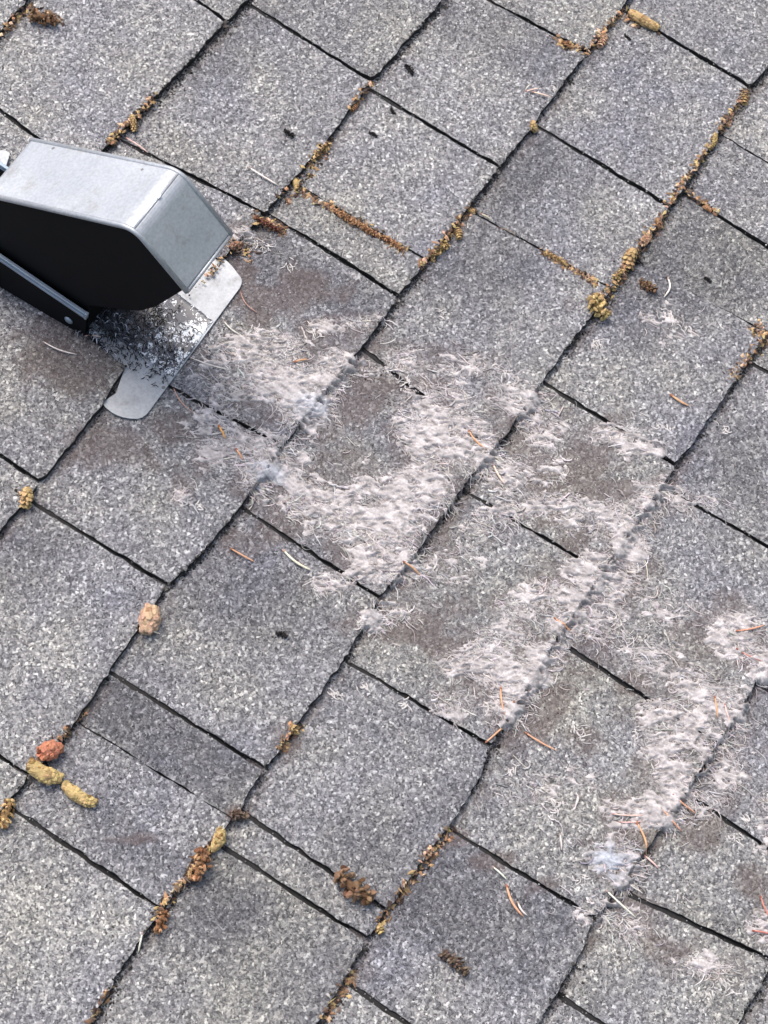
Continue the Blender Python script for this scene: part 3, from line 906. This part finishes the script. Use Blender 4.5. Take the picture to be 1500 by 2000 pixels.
CONES = [
    ('pollen_cone', (60, 34), (106, 40), 32, BRN, 'shaggy', 'brown ragged pollen cone in the top left corner of the roof', None),
    ('pollen_cone', (1231, 24), (1284, 54), 21, TAN, 'smooth', 'long smooth tan catkin lying in a joint at the top right', None),
    ('bud_scale', (1178, 64), (1172, 88), 17, PNK, 'scaly', 'pinkish scale wedged just below the long smooth tan catkin', None),
    ('pollen_cone', (1160, 578), (1184, 616), 36, YEL, 'shaggy', 'large shaggy yellow cone at the lower end of the long debris row', None),
    ('pollen_cone', (1236, 490), (1228, 520), 25, TAN, 'scaly', 'round pale tan cone midway along the right hand debris row', None),
    ('pollen_cone', (1214, 528), (1198, 566), 17, YEL, 'shaggy', 'slim yellow cone fragments between the round tan cone and the large shaggy one', None),
    ('pollen_cone', (1252, 550), (1280, 566), 22, BRN, 'shaggy', 'dark brown open cone beside the curved white needle', None),
    ('pollen_cone', (294, 1190), (286, 1230), 38, (.50, .34, .235, 1), 'smooth', 'plump pinkish cone standing alone on the left with a pale stalk', (312, 1238)),
    ('pollen_cone', (54, 956), (46, 986), 22, TAN, 'scaly', 'small yellow cone at the joint near the left edge below the vent', None),
    ('pollen_cone', (84, 1470), (112, 1462), 34, RED, 'smooth', 'rusty red cone touching the yellow pair at the lower left', None),
    ('pollen_cone', (60, 1492), (116, 1520), 30, YEL, 'smooth', 'upper yellow catkin of the joined pair at the lower left', (56, 1516)),
    ('pollen_cone', (128, 1534), (184, 1568), 24, YEL, 'smooth', 'lower yellow catkin pointing down the slope from the joined pair', (117, 1524)),
    ('pollen_cone', (20, 1566), (2, 1612), 30, TAN, 'shaggy', 'ragged tan cone cut by the left edge of the photo', None),
    ('pollen_cone', (432, 1622), (414, 1658), 22, YEL, 'smooth', 'yellow catkin above the orange brown one in the lower left joint', (436, 1614)),
    ('pollen_cone', (396, 1664), (382, 1714), 36, ORG, 'shaggy', 'orange brown cone broken open below a yellow catkin', None),
    ('pollen_cone', (322, 1784), (308, 1816), 26, ORG, 'shaggy', 'small reddish brown cone at the end of a joint near the bottom left', None),
    ('pollen_cone', (664, 1708), (722, 1752), 46, BRN, 'shaggy', 'big brown open cone cluster near the bottom centre', None),
    ('pollen_cone', (864, 1864), (910, 1900), 24, GRB, 'shaggy', 'dull brown withered cone lying mid shingle at the bottom', None),
    ('bud_scale', (738, 1806), (744, 1820), 15, YEL, 'scaly', 'tiny yellow scale in the lap below the big brown cluster', None),
    ('pollen_cone', (640, 282), (618, 304), 22, TAN, 'shaggy', 'curled yellow cone in the lap right of the vent', None),
    ('bud_scale', (700, 195), (688, 214), 12, ORG, 'scaly', 'slim orange scale in the lap up and right of the curled yellow cone', None),
    ('bud_scale', (572, 348), (579, 368), 13, YEL, 'smooth', 'small yellow hook at the top of the orange debris strip', None),
    ('pollen_cone', (872, 476), (842, 502), 21, YEL, 'shaggy', 'curled yellow cone pieces in the lap at the upper centre', None),
    ('bud_scale', (890, 444), (896, 464), 14, TAN, 'scaly', 'pointed tan scale just above the curled yellow pieces at the centre', None),
    ('bud_scale', (912, 408), (926, 412), 9, TAN, 'scaly', 'tiny tan scale at the corner where a twig crosses the upper centre lap', None),
    ('pollen_cone', (1456, 178), (1454, 200), 18, TAN, 'scaly', 'highest tan cone in the debris row at the right edge', None),
    ('bud_scale', (1430, 222), (1422, 246), 12, PNK, 'shaggy', 'pinkish scale below the highest tan cone on the right', None),
    ('bud_scale', (1398, 262), (1384, 290), 12, YEL, 'scaly', 'slim yellow scale along the row at the upper right', None),
    ('bud_scale', (1040, 238), (1046, 254), 14, TAN, 'scaly', 'lone tan scale at the head of a cut near the top centre', None),
    ('bud_scale', (1284, 428), (1288, 442), 13, ORG, 'scaly', 'orange scale just below a cut in the right hand row', None),
    ('bud_scale', (1268, 458), (1256, 474), 15, PNK, 'scaly', 'pink tan scale directly above the round pale tan cone', None),
    ('bud_scale', (1098, 82), (1114, 92), 13, ORG, 'shaggy', 'orange brown scrap in the joint left of the smooth catkin', None),
    ('bud_scale', (842, 1656), (828, 1676), 16, PNK, 'shaggy', 'pinkish brown scrap in the lap at the lower centre', None),
    ('pollen_cone', (452, 1590), (480, 1594), 22, GRB, 'shaggy', 'greyish brown lump at a shingle corner at the lower left centre', None),
    ('bud_scale', (258, 226), (262, 254), 13, TAN, 'scaly', 'curved tan scale in the lap just above the vent', None),
    ('bud_scale', (212, 272), (222, 278), 12, TAN, 'scaly', 'round tan scale touching the top of the vent hood', None),
    ('bark_strip', (655, 412), (732, 456), 15, ORG, 'shaggy', 'long orange bark strip in the shingle joint at the upper centre', None),
    ('bark_strip', (736, 460), (784, 488), 12, ORG, 'shaggy', 'shorter orange bark strip at the lower end of the same joint', None),
    ('bark_strip', (1064, 494), (1108, 518), 11, TAN, 'shaggy', 'thin tan bark strip in a joint left of the large shaggy cone', None),
    ('bud_scale', (1374, 404), (1388, 412), 9, ORG, 'scaly', 'small orange scale in the cut near the right edge', None),
    ('bud_scale', (570, 1420), (578, 1430), 12, TAN, 'shaggy', 'small tan scale on the dark lap left of the lower centre shingle', None),
    ('bud_scale', (500, 425), (545, 450), 14, (.16, .07, .05, 1), 'shaggy', 'dark red brown scraps at the shingle corner beside the hood tip', None),
    ('bud_scale', (452, 482), (470, 478), 18, (.42, .26, .19, 1), 'shaggy', 'pinkish brown scrap against the lower tip of the hood', None),
]
for i, (nm, a, b_, wp, colr, sty, lab, stalk) in enumerate(CONES):
    mb, mid = cone(a, b_, wp, colr, sty, 100 + i, stalk)
    o = mb.build(nm, M_cone, None, mid)
    tag(o, lab, {'pollen_cone': 'pine catkin', 'bud_scale': 'bud scale', 'bark_strip': 'bark strip'}[nm],
        {'pollen_cone': 'dried pollen cones scattered on the roof', 'bud_scale': 'loose scales caught in the laps', 'bark_strip': 'bark strips in the joints'}[nm])

# dark scraps
CLUMPS = [((556, 254), (574, 266), 15, 'black scrap lying mid shingle right of the vent'),
          ((722, 258), (736, 266), 11, 'small black scrap below a cut at the upper centre'),
          ((764, 212), (772, 222), 9, 'tiny black scrap just below the end of a cut at the upper centre'),
          ((792, 128), (806, 144), 16, 'dark crumbly scrap near the top centre'),
          ((540, 1236), (560, 1244), 15, 'lone dark scrap at the centre left'),
          ((1376, 542), (1388, 550), 10, 'small dark scrap right of the white curved needle'),
          ((1220, 68), (1232, 78), 8, 'slim dark scrap under the long tan catkin'),
          ((1240, 500), (1256, 516), 8, 'dark splinter beside the round pale tan cone')]
for i, (a, b_, wp, lab) in enumerate(CLUMPS):
    mb, mid = cone(a, b_, wp * .8, (.03, .028, .03, 1), 'shaggy', 300 + i)
    tag(mb.build('dark_scrap', M_cone, None, mid), lab, 'debris scrap', 'dark scraps on the shingles')

# needles
ONd = (.66, .36, .22, 1); PKN = (.78, .55, .48, 1); PLN = (.78, .74, .66, 1); RDN = (.52, .22, .17, 1)
NEEDLES = [
    ((488, 328), (542, 361), 7, PLN, .03, 'pale straight needle lying on the shingle right of the hood'),
    ((248, 270), (289, 298), 6, PKN, .0, 'pink needle touching the upper edge of the hood'),
    ((1028, 178), (1052, 172), 6, PKN, .05, 'upper short pink needle of the trio near the top'),
    ((1034, 166), (1026, 176), 4, PLN, .0, 'tiny pale needle tip at the left of the pink trio near the top'),
    ((1042, 180), (1075, 189), 6, PKN, .04, 'longest pink needle of the trio near the top'),
    ((1305, 544), (1297, 580), 7, PLN, -.16, 'white curved needle standing out beside the dark brown open cone'),
    ((1312, 772), (1346, 793), 8, ONd, .08, 'orange and white needle on the shingle near the right edge'),
    ((86, 668), (150, 692), 5, PLN, .08, 'long pale needle on the brown shingle left of the flange'),
    ((168, 656), (198, 658), 5, PKN, .0, 'short pink needle in the black residue under the hood'),
    ((428, 833), (440, 856), 7, (.75, .38, .12, 1), .0, 'bright orange needle below the flange in the lint'),
    ((462, 878), (474, 898), 7, ONd, .0, 'short faded needle half buried in lint under the bright orange one'),
    ((577, 706), (600, 702), 7, ONd, .0, 'stubby orange needle on the yellowish lint right of the flange'),
    ((555, 1076), (606, 1113), 8, (.80, .70, .55, 1), .08, 'cream needle beside the long cut at the left centre'),
    ((452, 1072), (497, 1097), 6, ONd, .03, 'orange needle on the grey shingle left of the cream one'),
    ((790, 1098), (820, 1124), 7, ONd, -.04, 'orange needle in the lint at the centre'),
    ((916, 842), (951, 878), 7, ONd, .1, 'orange needle at the upper centre edge of the lint'),
    ((964, 908), (986, 946), 7, PKN, .06, 'pinkish needle below the orange one at the centre lap'),
    ((978, 1344), (986, 1396), 6, ONd, .05, 'upright orange needle in the lint at the lower centre'),
    ((1004, 1372), (999, 1396), 7, ONd, .0, 'short upright orange needle to the right of the taller upright one'),
    ((950, 1449), (985, 1421), 6, ONd, .0, 'orange needle pointing up right from the end of a cut'),
    ((1028, 1432), (1087, 1466), 6, ONd, .04, 'long brown orange needle below the lower centre lint'),
    ((1084, 1208), (1118, 1236), 6, ONd, .0, 'orange needle on the pale lint mat at the right of centre'),
    ((1396, 1362), (1402, 1402), 6, ONd, .0, 'upright needle in the lint near the right edge'),
    ((1416, 1376), (1426, 1410), 5, PKN, .05, 'pale pink needle right of the upright one near the right edge'),
    ((1316, 1553), (1360, 1589), 6, ONd, .05, 'upper right orange needle of the spray under the lint'),
    ((1294, 1580), (1332, 1624), 6, ONd, .03, 'second orange needle of the spray, below the upper right one'),
    ((1245, 1608), (1262, 1670), 7, ONd, -.06, 'steep orange needle of the spray under the lint'),
    ((1260, 1672), (1286, 1696), 6, PKN, .0, 'needle tip that continues the steep orange needle'),
    ((1198, 1590), (1256, 1592), 5, PKN, .04, 'level pink needle at the left of the spray'),
    ((1212, 1606), (1254, 1604), 5, PKN, .04, 'shorter level pink needle just below the other level one'),
    ((1186, 1741), (1242, 1792), 6, PLN, .02, 'long whitish needle beside the shingle corner at the lower right'),
    ((990, 1731), (1022, 1790), 8, ONd, .1, 'bright orange needle near the bottom right of centre'),
    ((1012, 1764), (1030, 1788), 6, PLN, .12, 'pale needle touching the bright orange one at the bottom'),
    ((1094, 1630), (1097, 1660), 5, PLN, .0, 'small pale needle on the shingle left of the bluish lint'),
    ((1440, 1232), (1492, 1221), 6, ONd, .05, 'orange needle lying level across the lint at the right edge'),
    ((1440, 1268), (1500, 1300), 6, RDN, .06, 'red brown needle on the lint at the right edge'),
    ((964, 1694), (990, 1718), 6, PLN, .0, 'pale splinter along a cut at the lower centre'),
    ((278, 1824), (270, 1860), 6, PLN, .0, 'short white needle on the lap at the bottom left'),
    ((1486, 1752), (1502, 1792), 6, RDN, .05, 'red brown needle at the lower right edge'),
    ((1472, 1818), (1505, 1824), 6, RDN, .0, 'level red brown needle below the other one at the lower right edge'),
    ((372, 698), (448, 722), 4, PLN, .05, 'thin pale stem on the lint just beyond the flange'),
    ((438, 628), (474, 656), 5, PLN, .1, 'cream stem beside the lower corner of the flange'),
    ((470, 570), (505, 612), 4, (.45, .28, .22, 1), .14, 'brown bent stem below the upper corner of the flange'),
    ((340, 760), (378, 806), 4, (.55, .33, .25, 1), .1, 'fine brown stem leaving the lower edge of the flange'),
    ((940, 418), (960, 430), 7, (.50, .42, .34, 1), .0, 'short grey brown twig at the upper centre shingle corner'),
    ((975, 446), (1008, 462), 5, (.22, .17, .14, 1), -.1, 'dark twig in the joint right of the grey brown one'),
    ((1110, 1640), (1060, 1480), 0, PLN, 0, None),
    ((1342, 1008), (1372, 1022), 5, PKN, .05, None),
]
for i, (a, b_, wp, colr, bend, lab) in enumerate(NEEDLES):
    if lab is None: continue
    r = random.Random(900 + i)
    rad = wp * .00048 / 2 * .52
    A = surf(a, rad + .0016); B = surf(b_, rad + .0008)
    d = B - A; side = np.cross(d, [0, 0, 1.])
    npz = 9; P = []
    for j in range(npz):
        t = j / (npz - 1)
        p = A + d * t + side * bend * math.sin(math.pi * t)
        zz = float(ztop(p[0], p[1])[0]) + rad
        p[2] = max(p[2], zz) + math.sin(math.pi * t) * .0012
        P.append(p)
    mb = MB()
    mb.tube(P, [rad * (.6 + .4 * math.sin(math.pi * min(1, t / (npz - 1) * 1.6 + .2) * .5)) * (1 - .5 * max(0, t / (npz - 1) - .7) / .3) for t in range(npz)], 6, vary(colr, r, .06))
    mb.blob(P[0], [d / np.linalg.norm(d) * rad * 2.2, side / np.linalg.norm(side) * rad * 1.25, UZ * rad * 1.2], (colr[0] * .5, colr[1] * .4, colr[2] * .4, 1), 6, 4, .1)
    o = mb.build('pine_needle', M_cone, None, (A + B) / 2, smooth=True)
    tag(o, lab, 'pine needle', 'fallen needles on the roof')


# ------------------------------------------------------------------ stuff nobody could count: lint, grit, crumbs
def octas(P, S, col, name, mat, label, cat):
    """many small irregular stones / crumbs as ONE object"""
    n = len(P)
    base = np.array([[1, 0, 0], [-1, 0, 0], [0, 1, 0], [0, -1, 0], [0, 0, 1], [0, 0, -1.]])
    ang = rng.uniform(0, 6.28, n); ca, sa = np.cos(ang), np.sin(ang)
    j = rng.uniform(.6, 1.3, (n, 6, 1))
    V = base[None] * j * S[:, None, :]
    X = V[..., 0] * ca[:, None] - V[..., 1] * sa[:, None]; Y = V[..., 0] * sa[:, None] + V[..., 1] * ca[:, None]
    V = np.stack([X, Y, V[..., 2]], -1) + P[:, None, :]
    f = np.array([[0, 2, 4], [2, 1, 4], [1, 3, 4], [3, 0, 4], [2, 0, 5], [1, 2, 5], [3, 1, 5], [0, 3, 5]])
    F = (f[None] + (np.arange(n) * 6)[:, None, None]).reshape(-1, 3)
    me = mesh_np(name, V.reshape(-1, 3), [F], mat, attrs={'tint': np.repeat(col, 6, axis=0)})
    o = obj(name, me); tag(o, label, cat, kind='stuff'); return o


# grit along every lap
P = []
for k in range(-1, 10):
    s = rng.uniform(-.1, 1.7, 7000)
    dens = fbm(s * 14, s * 0 + k * 7.3, 21)
    s = s[rng.uniform(0, 1, len(s)) < np.clip((dens - .25) * 2.2, .1, 1)]
    off = np.abs(rng.normal(0, 1, len(s))) * (.0015 + .0085 * np.clip(fbm(s * 25, s * 0 + k * 3.1, 23) - .2, 0, 1) ** 1.5)
    y = yb(k, s) - off + rng.uniform(-.0008, .0012, len(s))
    P.append(np.stack([s, y, s * 0], -1))
P = np.vstack(P)
P[:, 2] = ztop(P[:, 0], P[:, 1]) + .0002
sz = rng.uniform(.0004, .0014, (len(P), 1)) * rng.uniform(.6, 1.3, (len(P), 3)) * np.where(rng.uniform(0, 1, (len(P), 1)) > .93, 1.7, 1); sz[:, 2] *= .7
g_ = rng.uniform(.012, .09, len(P)); bright = rng.uniform(0, 1, len(P)) > .9; g_[bright] = .28
octas(P, sz, np.stack([g_ * 1.05, g_, g_ * .97, g_ * 0 + 1], -1), 'dark_grit', M_grit, 'dark loose grit and moss gathered along the shingle laps', 'grit')

# loose granules lying about: pale and black stones that stand proud
n = 70000
a_ = rng.uniform(-.15, 1.6, n); b2 = rng.uniform(-1.2, .15, n)
z = ztop(a_, b2) + .0002
sz = rng.uniform(.0004, .00085, (n, 3))
g_ = rng.choice([.03, .09, .22, .40, .62], n, p=[.30, .22, .24, .18, .06])
octas(np.stack([a_, b2, z], -1), sz, np.stack([g_, g_, g_ * 1.01, g_ * 0 + 1], -1), 'loose_granules', M_grit, 'loose pale and black mineral granules spread over the shingles', 'granules')

# crumbs of tan litter along chosen stretches of the laps and joints
STRETCH = [((212, 278), (305, 188), 90, 4), ((600, 325), (645, 275), 40, 4), ((680, 216), (725, 160), 30, 3), ((545, 385), (600, 330), 14, 3), ((820, 522), (925, 405), 90, 5), ((1145, 102), (1215, 20), 50, 4),
           ((1165, 600), (1295, 425), 120, 5), ((1300, 408), (1462, 172), 130, 4), ((300, 1800), (432, 1625), 80, 5), ((70, 1495), (165, 1390), 40, 4), ((540, 1470), (590, 1415), 30, 6),
           ((740, 1800), (880, 1620), 80, 6), ((1055, 490), (1165, 552), 60, 3), ((640, 400), (795, 492), 80, 4), ((580, 368), (650, 410), 30, 3), ((1080, 75), (1140, 100), 30, 4),
           ((0, 64), (66, 8), 50, 4), ((500, 425), (560, 455), 40, 6), ((1470, 640), (1500, 655), 25, 8), ((1340, 372), (1400, 412), 20, 3), ((180, 1990), (215, 1930), 20, 4), ((640, 1980), (690, 1900), 30, 6),
           ((60, 20), (120, 40), 30, 6), ((30, 955), (62, 990), 12, 4), ((1200, 30), (1290, 60), 20, 4), ((640, 300), (560, 400), 16, 4), ((1420, 740), (1500, 660), 40, 6), ((440, 470), (490, 500), 40, 9), ((395, 560), (440, 500), 24, 4)]
Q = []; colr = []
pal = [TAN, YEL, BRN, BRN, ORG, PNK, GRB, GRB, (.05, .035, .03, 1), (.05, .035, .03, 1)]
for (a, b_, n, sp) in STRETCH:
    for i in range(int(n * 2.1)):
        t = random.random(); x = a[0] + (b_[0] - a[0]) * t + random.gauss(0, sp); y = a[1] + (b_[1] - a[1]) * t + random.gauss(0, sp)
        p = surf((x, y), .0006); Q.append(p); colr.append(vary(random.choice(pal), random, .3))
Q = np.array(Q); n = len(Q)
sz = np.stack([rng.uniform(.0008, .0040, n), rng.uniform(.0006, .0020, n), rng.uniform(.0006, .0014, n)], -1)
octas(Q, sz, np.array(colr), 'plant_litter', M_cone, 'tan and brown plant crumbs caught along laps and joints', 'plant litter')

# lint fibres: thin curling tubes, thick where the photo's mats lie
def fibres(SP, DIR, LEN, RAD, COL, LIFT, name, label, npz=6, curl=.55, flat_=False):
    n = len(SP)
    ang = DIR.copy(); p = SP.copy(); pts = []
    cur = rng.normal(0, curl, n)
    for j in range(npz):
        pts.append(p.copy())
        ang = ang + cur * .6 + rng.normal(0, curl * .5, n)
        p = p + np.stack([np.cos(ang), np.sin(ang)], -1) * (LEN / (npz - 1))[:, None]
    XY = np.stack(pts, 1)                                   # n, npz, 2
    Z = ztop(XY[..., 0].ravel(), XY[..., 1].ravel()).reshape(n, npz)
    hump = np.sin(np.linspace(0, math.pi, npz))[None] * rng.uniform(0, 1, (n, 1)) * LIFT[:, None]
    Z = Z + .0003 + LIFT[:, None] * .4 + hump
    P = np.concatenate([XY, Z[..., None]], -1)
    if flat_: RADJ = rng.uniform(.45, 1.45, (n, npz, 1))
    else: RADJ = 1.0
    T = np.gradient(P, axis=1); T /= np.linalg.norm(T, axis=-1, keepdims=True) + 1e-12
    A = np.cross(T, np.array([0, 0, 1.])); A /= np.linalg.norm(A, axis=-1, keepdims=True) + 1e-12
    B = np.cross(A, T)
    taper = (.55 + .45 * np.sin(np.linspace(.25, math.pi - .15, npz)))[None, :, None]
    ring = []
    for q_ in (0, 2 * math.pi / 3, 4 * math.pi / 3):
        ring.append(P + (math.cos(q_) * A + math.sin(q_) * B * .8) * RAD[:, None, None] * taper * RADJ)
    V = np.stack(ring, 2)                                   # n,npz,3,3
    idx = np.arange(n * npz * 3).reshape(n, npz, 3)
    F = []
    for k in range(3):
        k2 = (k + 1) % 3
        F.append(np.stack([idx[:, :-1, k], idx[:, :-1, k2], idx[:, 1:, k2], idx[:, 1:, k]], -1).reshape(-1, 4))
    col = np.repeat(COL, npz * 3, axis=0)
    me = mesh_np(name, V.reshape(-1, 3), [np.vstack(F)], M_fibre, smooth=True, attrs={'tint': col})
    o = obj(name, me); tag(o, label, 'lint', kind='stuff'); return o


def lint_cols(n, d):
    base = np.array([.72, .675, .675]); c = base[None] * rng.uniform(.38, 1.15, (n, 1))
    c *= 1 + rng.normal(0, .05, (n, 3)) * [1, .5, 1]
    return np.concatenate([np.clip(c, 0, .95), np.ones((n, 1))], -1)


N0 = 620000
x = rng.uniform(.30, 1.35, N0); y = rng.uniform(-1.02, -.15, N0)
den = disc_field(x, y, LINT, .6, 5)
halo = .05 * disc_field(x, y, [(cx, cy, rx * 2.0, ry * 2.0, a) for cx, cy, rx, ry, a in LINT], .7, 6)
cl = fbm((x + .25 * y) * 150, y * 60, 41, 4)              # strands run down the slope
den = np.maximum(den, halo) * (.10 + 2.3 * np.clip((cl - .44) * 5.0, 0, 1))
keep = rng.uniform(0, 1, N0) < den * .20
x, y = x[keep], y[keep]; n = len(x)
print('fibres', n)
dirs = rng.normal(-math.pi / 2 - .1, .55, n)
big = rng.uniform(0, 1, n) < .10
LEN = rng.uniform(.004, .011, n); LEN[big] = rng.uniform(.009, .02, big.sum())
RAD = rng.uniform(.00016, .00036, n); RAD[big] *= 1.25
fibres(np.stack([x, y], -1), dirs, LEN, RAD, lint_cols(n, None), rng.uniform(0, .0022, n), 'lint', 'pale felted dryer lint trailing down the roof from the vent', curl=.34)
# the felted mat itself: a lumpy, ragged blanket draped over tabs and laps
GS = .0008
gx = np.arange(.30, 1.36, GS); gy = np.arange(-1.03, -.14, GS)
GX, GY = np.meshgrid(gx, gy, indexing='ij')
wob = (fbm(GX * 70, GY * 70, 91) - .5) * .010
DN = disc_field(GX, GY, LINT, .6, 5)
st = fbm((GX + .30 * GY + wob) * 230, GY * 75, 101, 4)          # strands down the slope
rid = 1 - np.abs(2 * fbm((GX - .15 * GY - wob) * 130, (GY + wob) * 60, 131, 3) - 1) * 2.2
lump = fbm(GX * 45, GY * 45, 151, 3)
rd2 = -np.abs(2 * fbm((GX + .35 * GY + wob) * 300, GY * 150 + GX * 60, 211, 2) - 1)          # fine lace, curling strands
def nz(a): return (a - a.mean()) / a.std()
mixn = nz(st) * .75 + nz(rd2) * 1.1 + nz(rid) * .35 + nz(lump) * .55
lut = np.sort(mixn.ravel()[::37])
uu = np.searchsorted(lut, mixn) / len(lut)
lapn = np.zeros(GX.shape)
for k in range(2, 8):                                            # more is caught on the laps
    lapn = np.maximum(lapn, np.clip(1 - np.abs(GY - yb(k, GX) + .002) / .011, 0, 1))
DL = disc_field(GX, GY, [(x_, y_, rx_ * 1.1, ry_ * 1.1, a_) for x_, y_, rx_, ry_, a_ in LINT if x_ > 560], .6, 5)
cov = np.clip(DN ** .8 * .88 + .45 * lapn * np.clip(DL * 2, 0, 1), 0, .90) * (np.maximum(DN, DL * lapn) > .05)
hh = (uu - (1 - cov)) * .9
msk = (hh > 0) & (cov > .02)
ZT = ztop(GX.ravel(), GY.ravel()).reshape(GX.shape)
ZD = ZT.copy()
for _ in range(12):                                               # drape: the mat does not drop sharply at a lap
    ZD[:, :-1] = np.maximum(ZD[:, :-1], ZD[:, 1:] - .00045)
hz = np.clip(hh, 0, .55)
fine = fbm(GX * 700, GY * 420, 171, 2) - .5
ZM = ZT + (ZD - ZT) * np.clip(hh * 5, 0, 1) + .0003 + .0045 * hz ** .8 + .0009 * fine * np.clip(hh * 6, 0, 1)
near_ = msk.copy()
near_[1:] |= msk[:-1]; near_[:-1] |= msk[1:]; near_[:, 1:] |= msk[:, :-1]; near_[:, :-1] |= msk[:, 1:]
ZM = np.where(msk, ZM, ZT - .0006)
fc = msk[:-1, :-1] | msk[1:, :-1] | msk[1:, 1:] | msk[:-1, 1:]
ix = np.arange(GX.size).reshape(GX.shape)
q = np.stack([ix[:-1, :-1], ix[1:, :-1], ix[1:, 1:], ix[:-1, 1:]], -1)[fc]
used, inv = np.unique(q.ravel(), return_inverse=True)
V = np.stack([GX.ravel()[used], GY.ravel()[used], ZM.ravel()[used]], -1)
tn = (.52 + 1.0 * (fbm(GX * 330, GY * 130, 191, 3) - .2)).ravel()[used]
tt = np.stack([.54 * tn, .505 * tn, .51 * tn, tn * 0 + 1], -1)
blu = disc_field(V[:, 0], V[:, 1], [(1190, 1690, 60, 50, 1), (520, 930, 40, 30, .7), (620, 800, 50, 30, .6)], .4, 12)[:, None]
tt[:, :3] = tt[:, :3] * (1 - blu) + np.array([.44, .465, .53]) * tn[:, None] * blu
me = mesh_np('lint', V, [inv.reshape(-1, 4)], M_felt, smooth=True, attrs={'tint': tt})
tag(obj('lint', me), 'ragged felted mats of greyish pink lint draped over shingles and laps', 'lint', kind='stuff')
print('mat faces', len(q))
# felted tufts: fat flattened strands under the loose fibres
N1 = 150000
x = rng.uniform(.30, 1.35, N1); y = rng.uniform(-1.02, -.15, N1)
den = disc_field(x, y, LINT, .6, 5)
cl = fbm((x + .3 * y) * 120, y * 55, 41, 4)
keep = rng.uniform(0, 1, N1) < den * np.clip((cl - .42) * 5, 0, 1) * .13
x, y = x[keep], y[keep]; n = len(x); print('tufts', n)
cc = lint_cols(n, None); cc[:, :3] *= .80
fibres(np.stack([x, y], -1), rng.normal(-math.pi / 2 + .1, .5, n), rng.uniform(.006, .017, n), rng.uniform(.0005, .0011, n), cc, rng.uniform(0, .0012, n), 'lint', 'thick felted lint tufts matted on the shingles below the vent', npz=8, curl=.5, flat_=True)
HP = []
for k in range(2, 8):
    s = rng.uniform(.30, 1.35, 16000)
    yy = yb(k, s) + rng.uniform(-.003, .003, len(s))
    dd = disc_field(s, yy, LINT, .6, 5) * np.clip((fbm(s * 90, s * 0 + k, 61) - .35) * 3.5, 0, 1)
    m_ = rng.uniform(0, 1, len(s)) < dd * .7
    HP.append(np.stack([s[m_], yy[m_]], -1))
HP = np.vstack(HP); n = len(HP)
fibres(HP, rng.normal(-math.pi / 2, .35, n), rng.uniform(.006, .015, n), rng.uniform(.0002, .0005, n), lint_cols(n, None), rng.uniform(.0005, .003, n), 'lint', 'lint strands bridging and hanging over the shingle laps', curl=.3)
# flakes: scattered short fat tufts
fx = []
for (cx, cy) in [(1165, 665), (1162, 672), (1300, 610), (1312, 618), (1335, 640), (655, 1355), (650, 1350), (705, 1335), (788, 1372), (1100, 925), (860, 612), (918, 715), (930, 718), (985, 730),
                 (880, 725), (1290, 830), (1310, 845), (1240, 860), (1410, 832), (1135, 1715), (1410, 1910), (1385, 1935), (1425, 1940), (560, 520), (1130, 1420), (1135, 1440), (1000, 1500), (345, 965), (352, 978), (380, 990),
                 (1060, 1540), (1070, 1560), (1085, 1575), (1075, 1590), (1355, 1875), (1345, 1885), (1370, 1895), (480, 460), (520, 480), (500, 470), (1215, 1790), (1225, 1800), (1180, 1795), (790, 740), (780, 745),
                 (1185, 845), (1195, 850), (1205, 858), (1215, 865), (1450, 1600), (1435, 1635), (610, 645), (625, 655), (500, 640), (700, 1218), (715, 1222), (735, 1215), (1200, 1205), (1080, 180)]:
    for i in range(7):
        fx.append(at(cx + random.gauss(0, 6), cy + random.gauss(0, 5))[:2])
fx = np.array(fx); n = len(fx)
fibres(fx, rng.normal(-math.pi / 2, .6, n), rng.uniform(.003, .008, n), rng.uniform(.0004, .0009, n), np.tile([.60, .57, .56, 1], (n, 1)), rng.uniform(0, .0008, n), 'lint_flakes', 'small white lint flakes scattered over the shingles', npz=5)
# black residue fibres and crumbs beneath the mouth of the vent
n = 1150
t = rng.uniform(0, 1, n) ** 1.3; v_ = rng.uniform(-.25, .8, n)
S0 = at(165, 625)[:2]; S1 = at(330, 735)[:2]; Tv = at(240, 520)[:2] - S0
pp = S0[None] + (S1 - S0)[None] * t[:, None] + Tv[None] * v_[:, None]
g_ = rng.choice([.02, .04, .3, .6], n, p=[.5, .32, .1, .08])
fb = fibres(pp, rng.uniform(0, 6.28, n), rng.uniform(.002, .007, n), rng.uniform(.0002, .0006, n), np.stack([g_, g_, g_ * 1.15, g_ * 0 + 1], -1), .004 + rng.uniform(0, .002, n), 'sooty_residue', 'black sooty residue matted on the flange under the vent mouth', npz=5)

# ------------------------------------------------------------------ pitch everything into the world
bpy.context.view_layer.update()
for o in list(C.objects):
    if o.parent is None and o.type in {'MESH', 'EMPTY'}:
        if 'world_frame' in o.keys():
            del o['world_frame']; continue
        o.matrix_world = TILT @ o.matrix_world
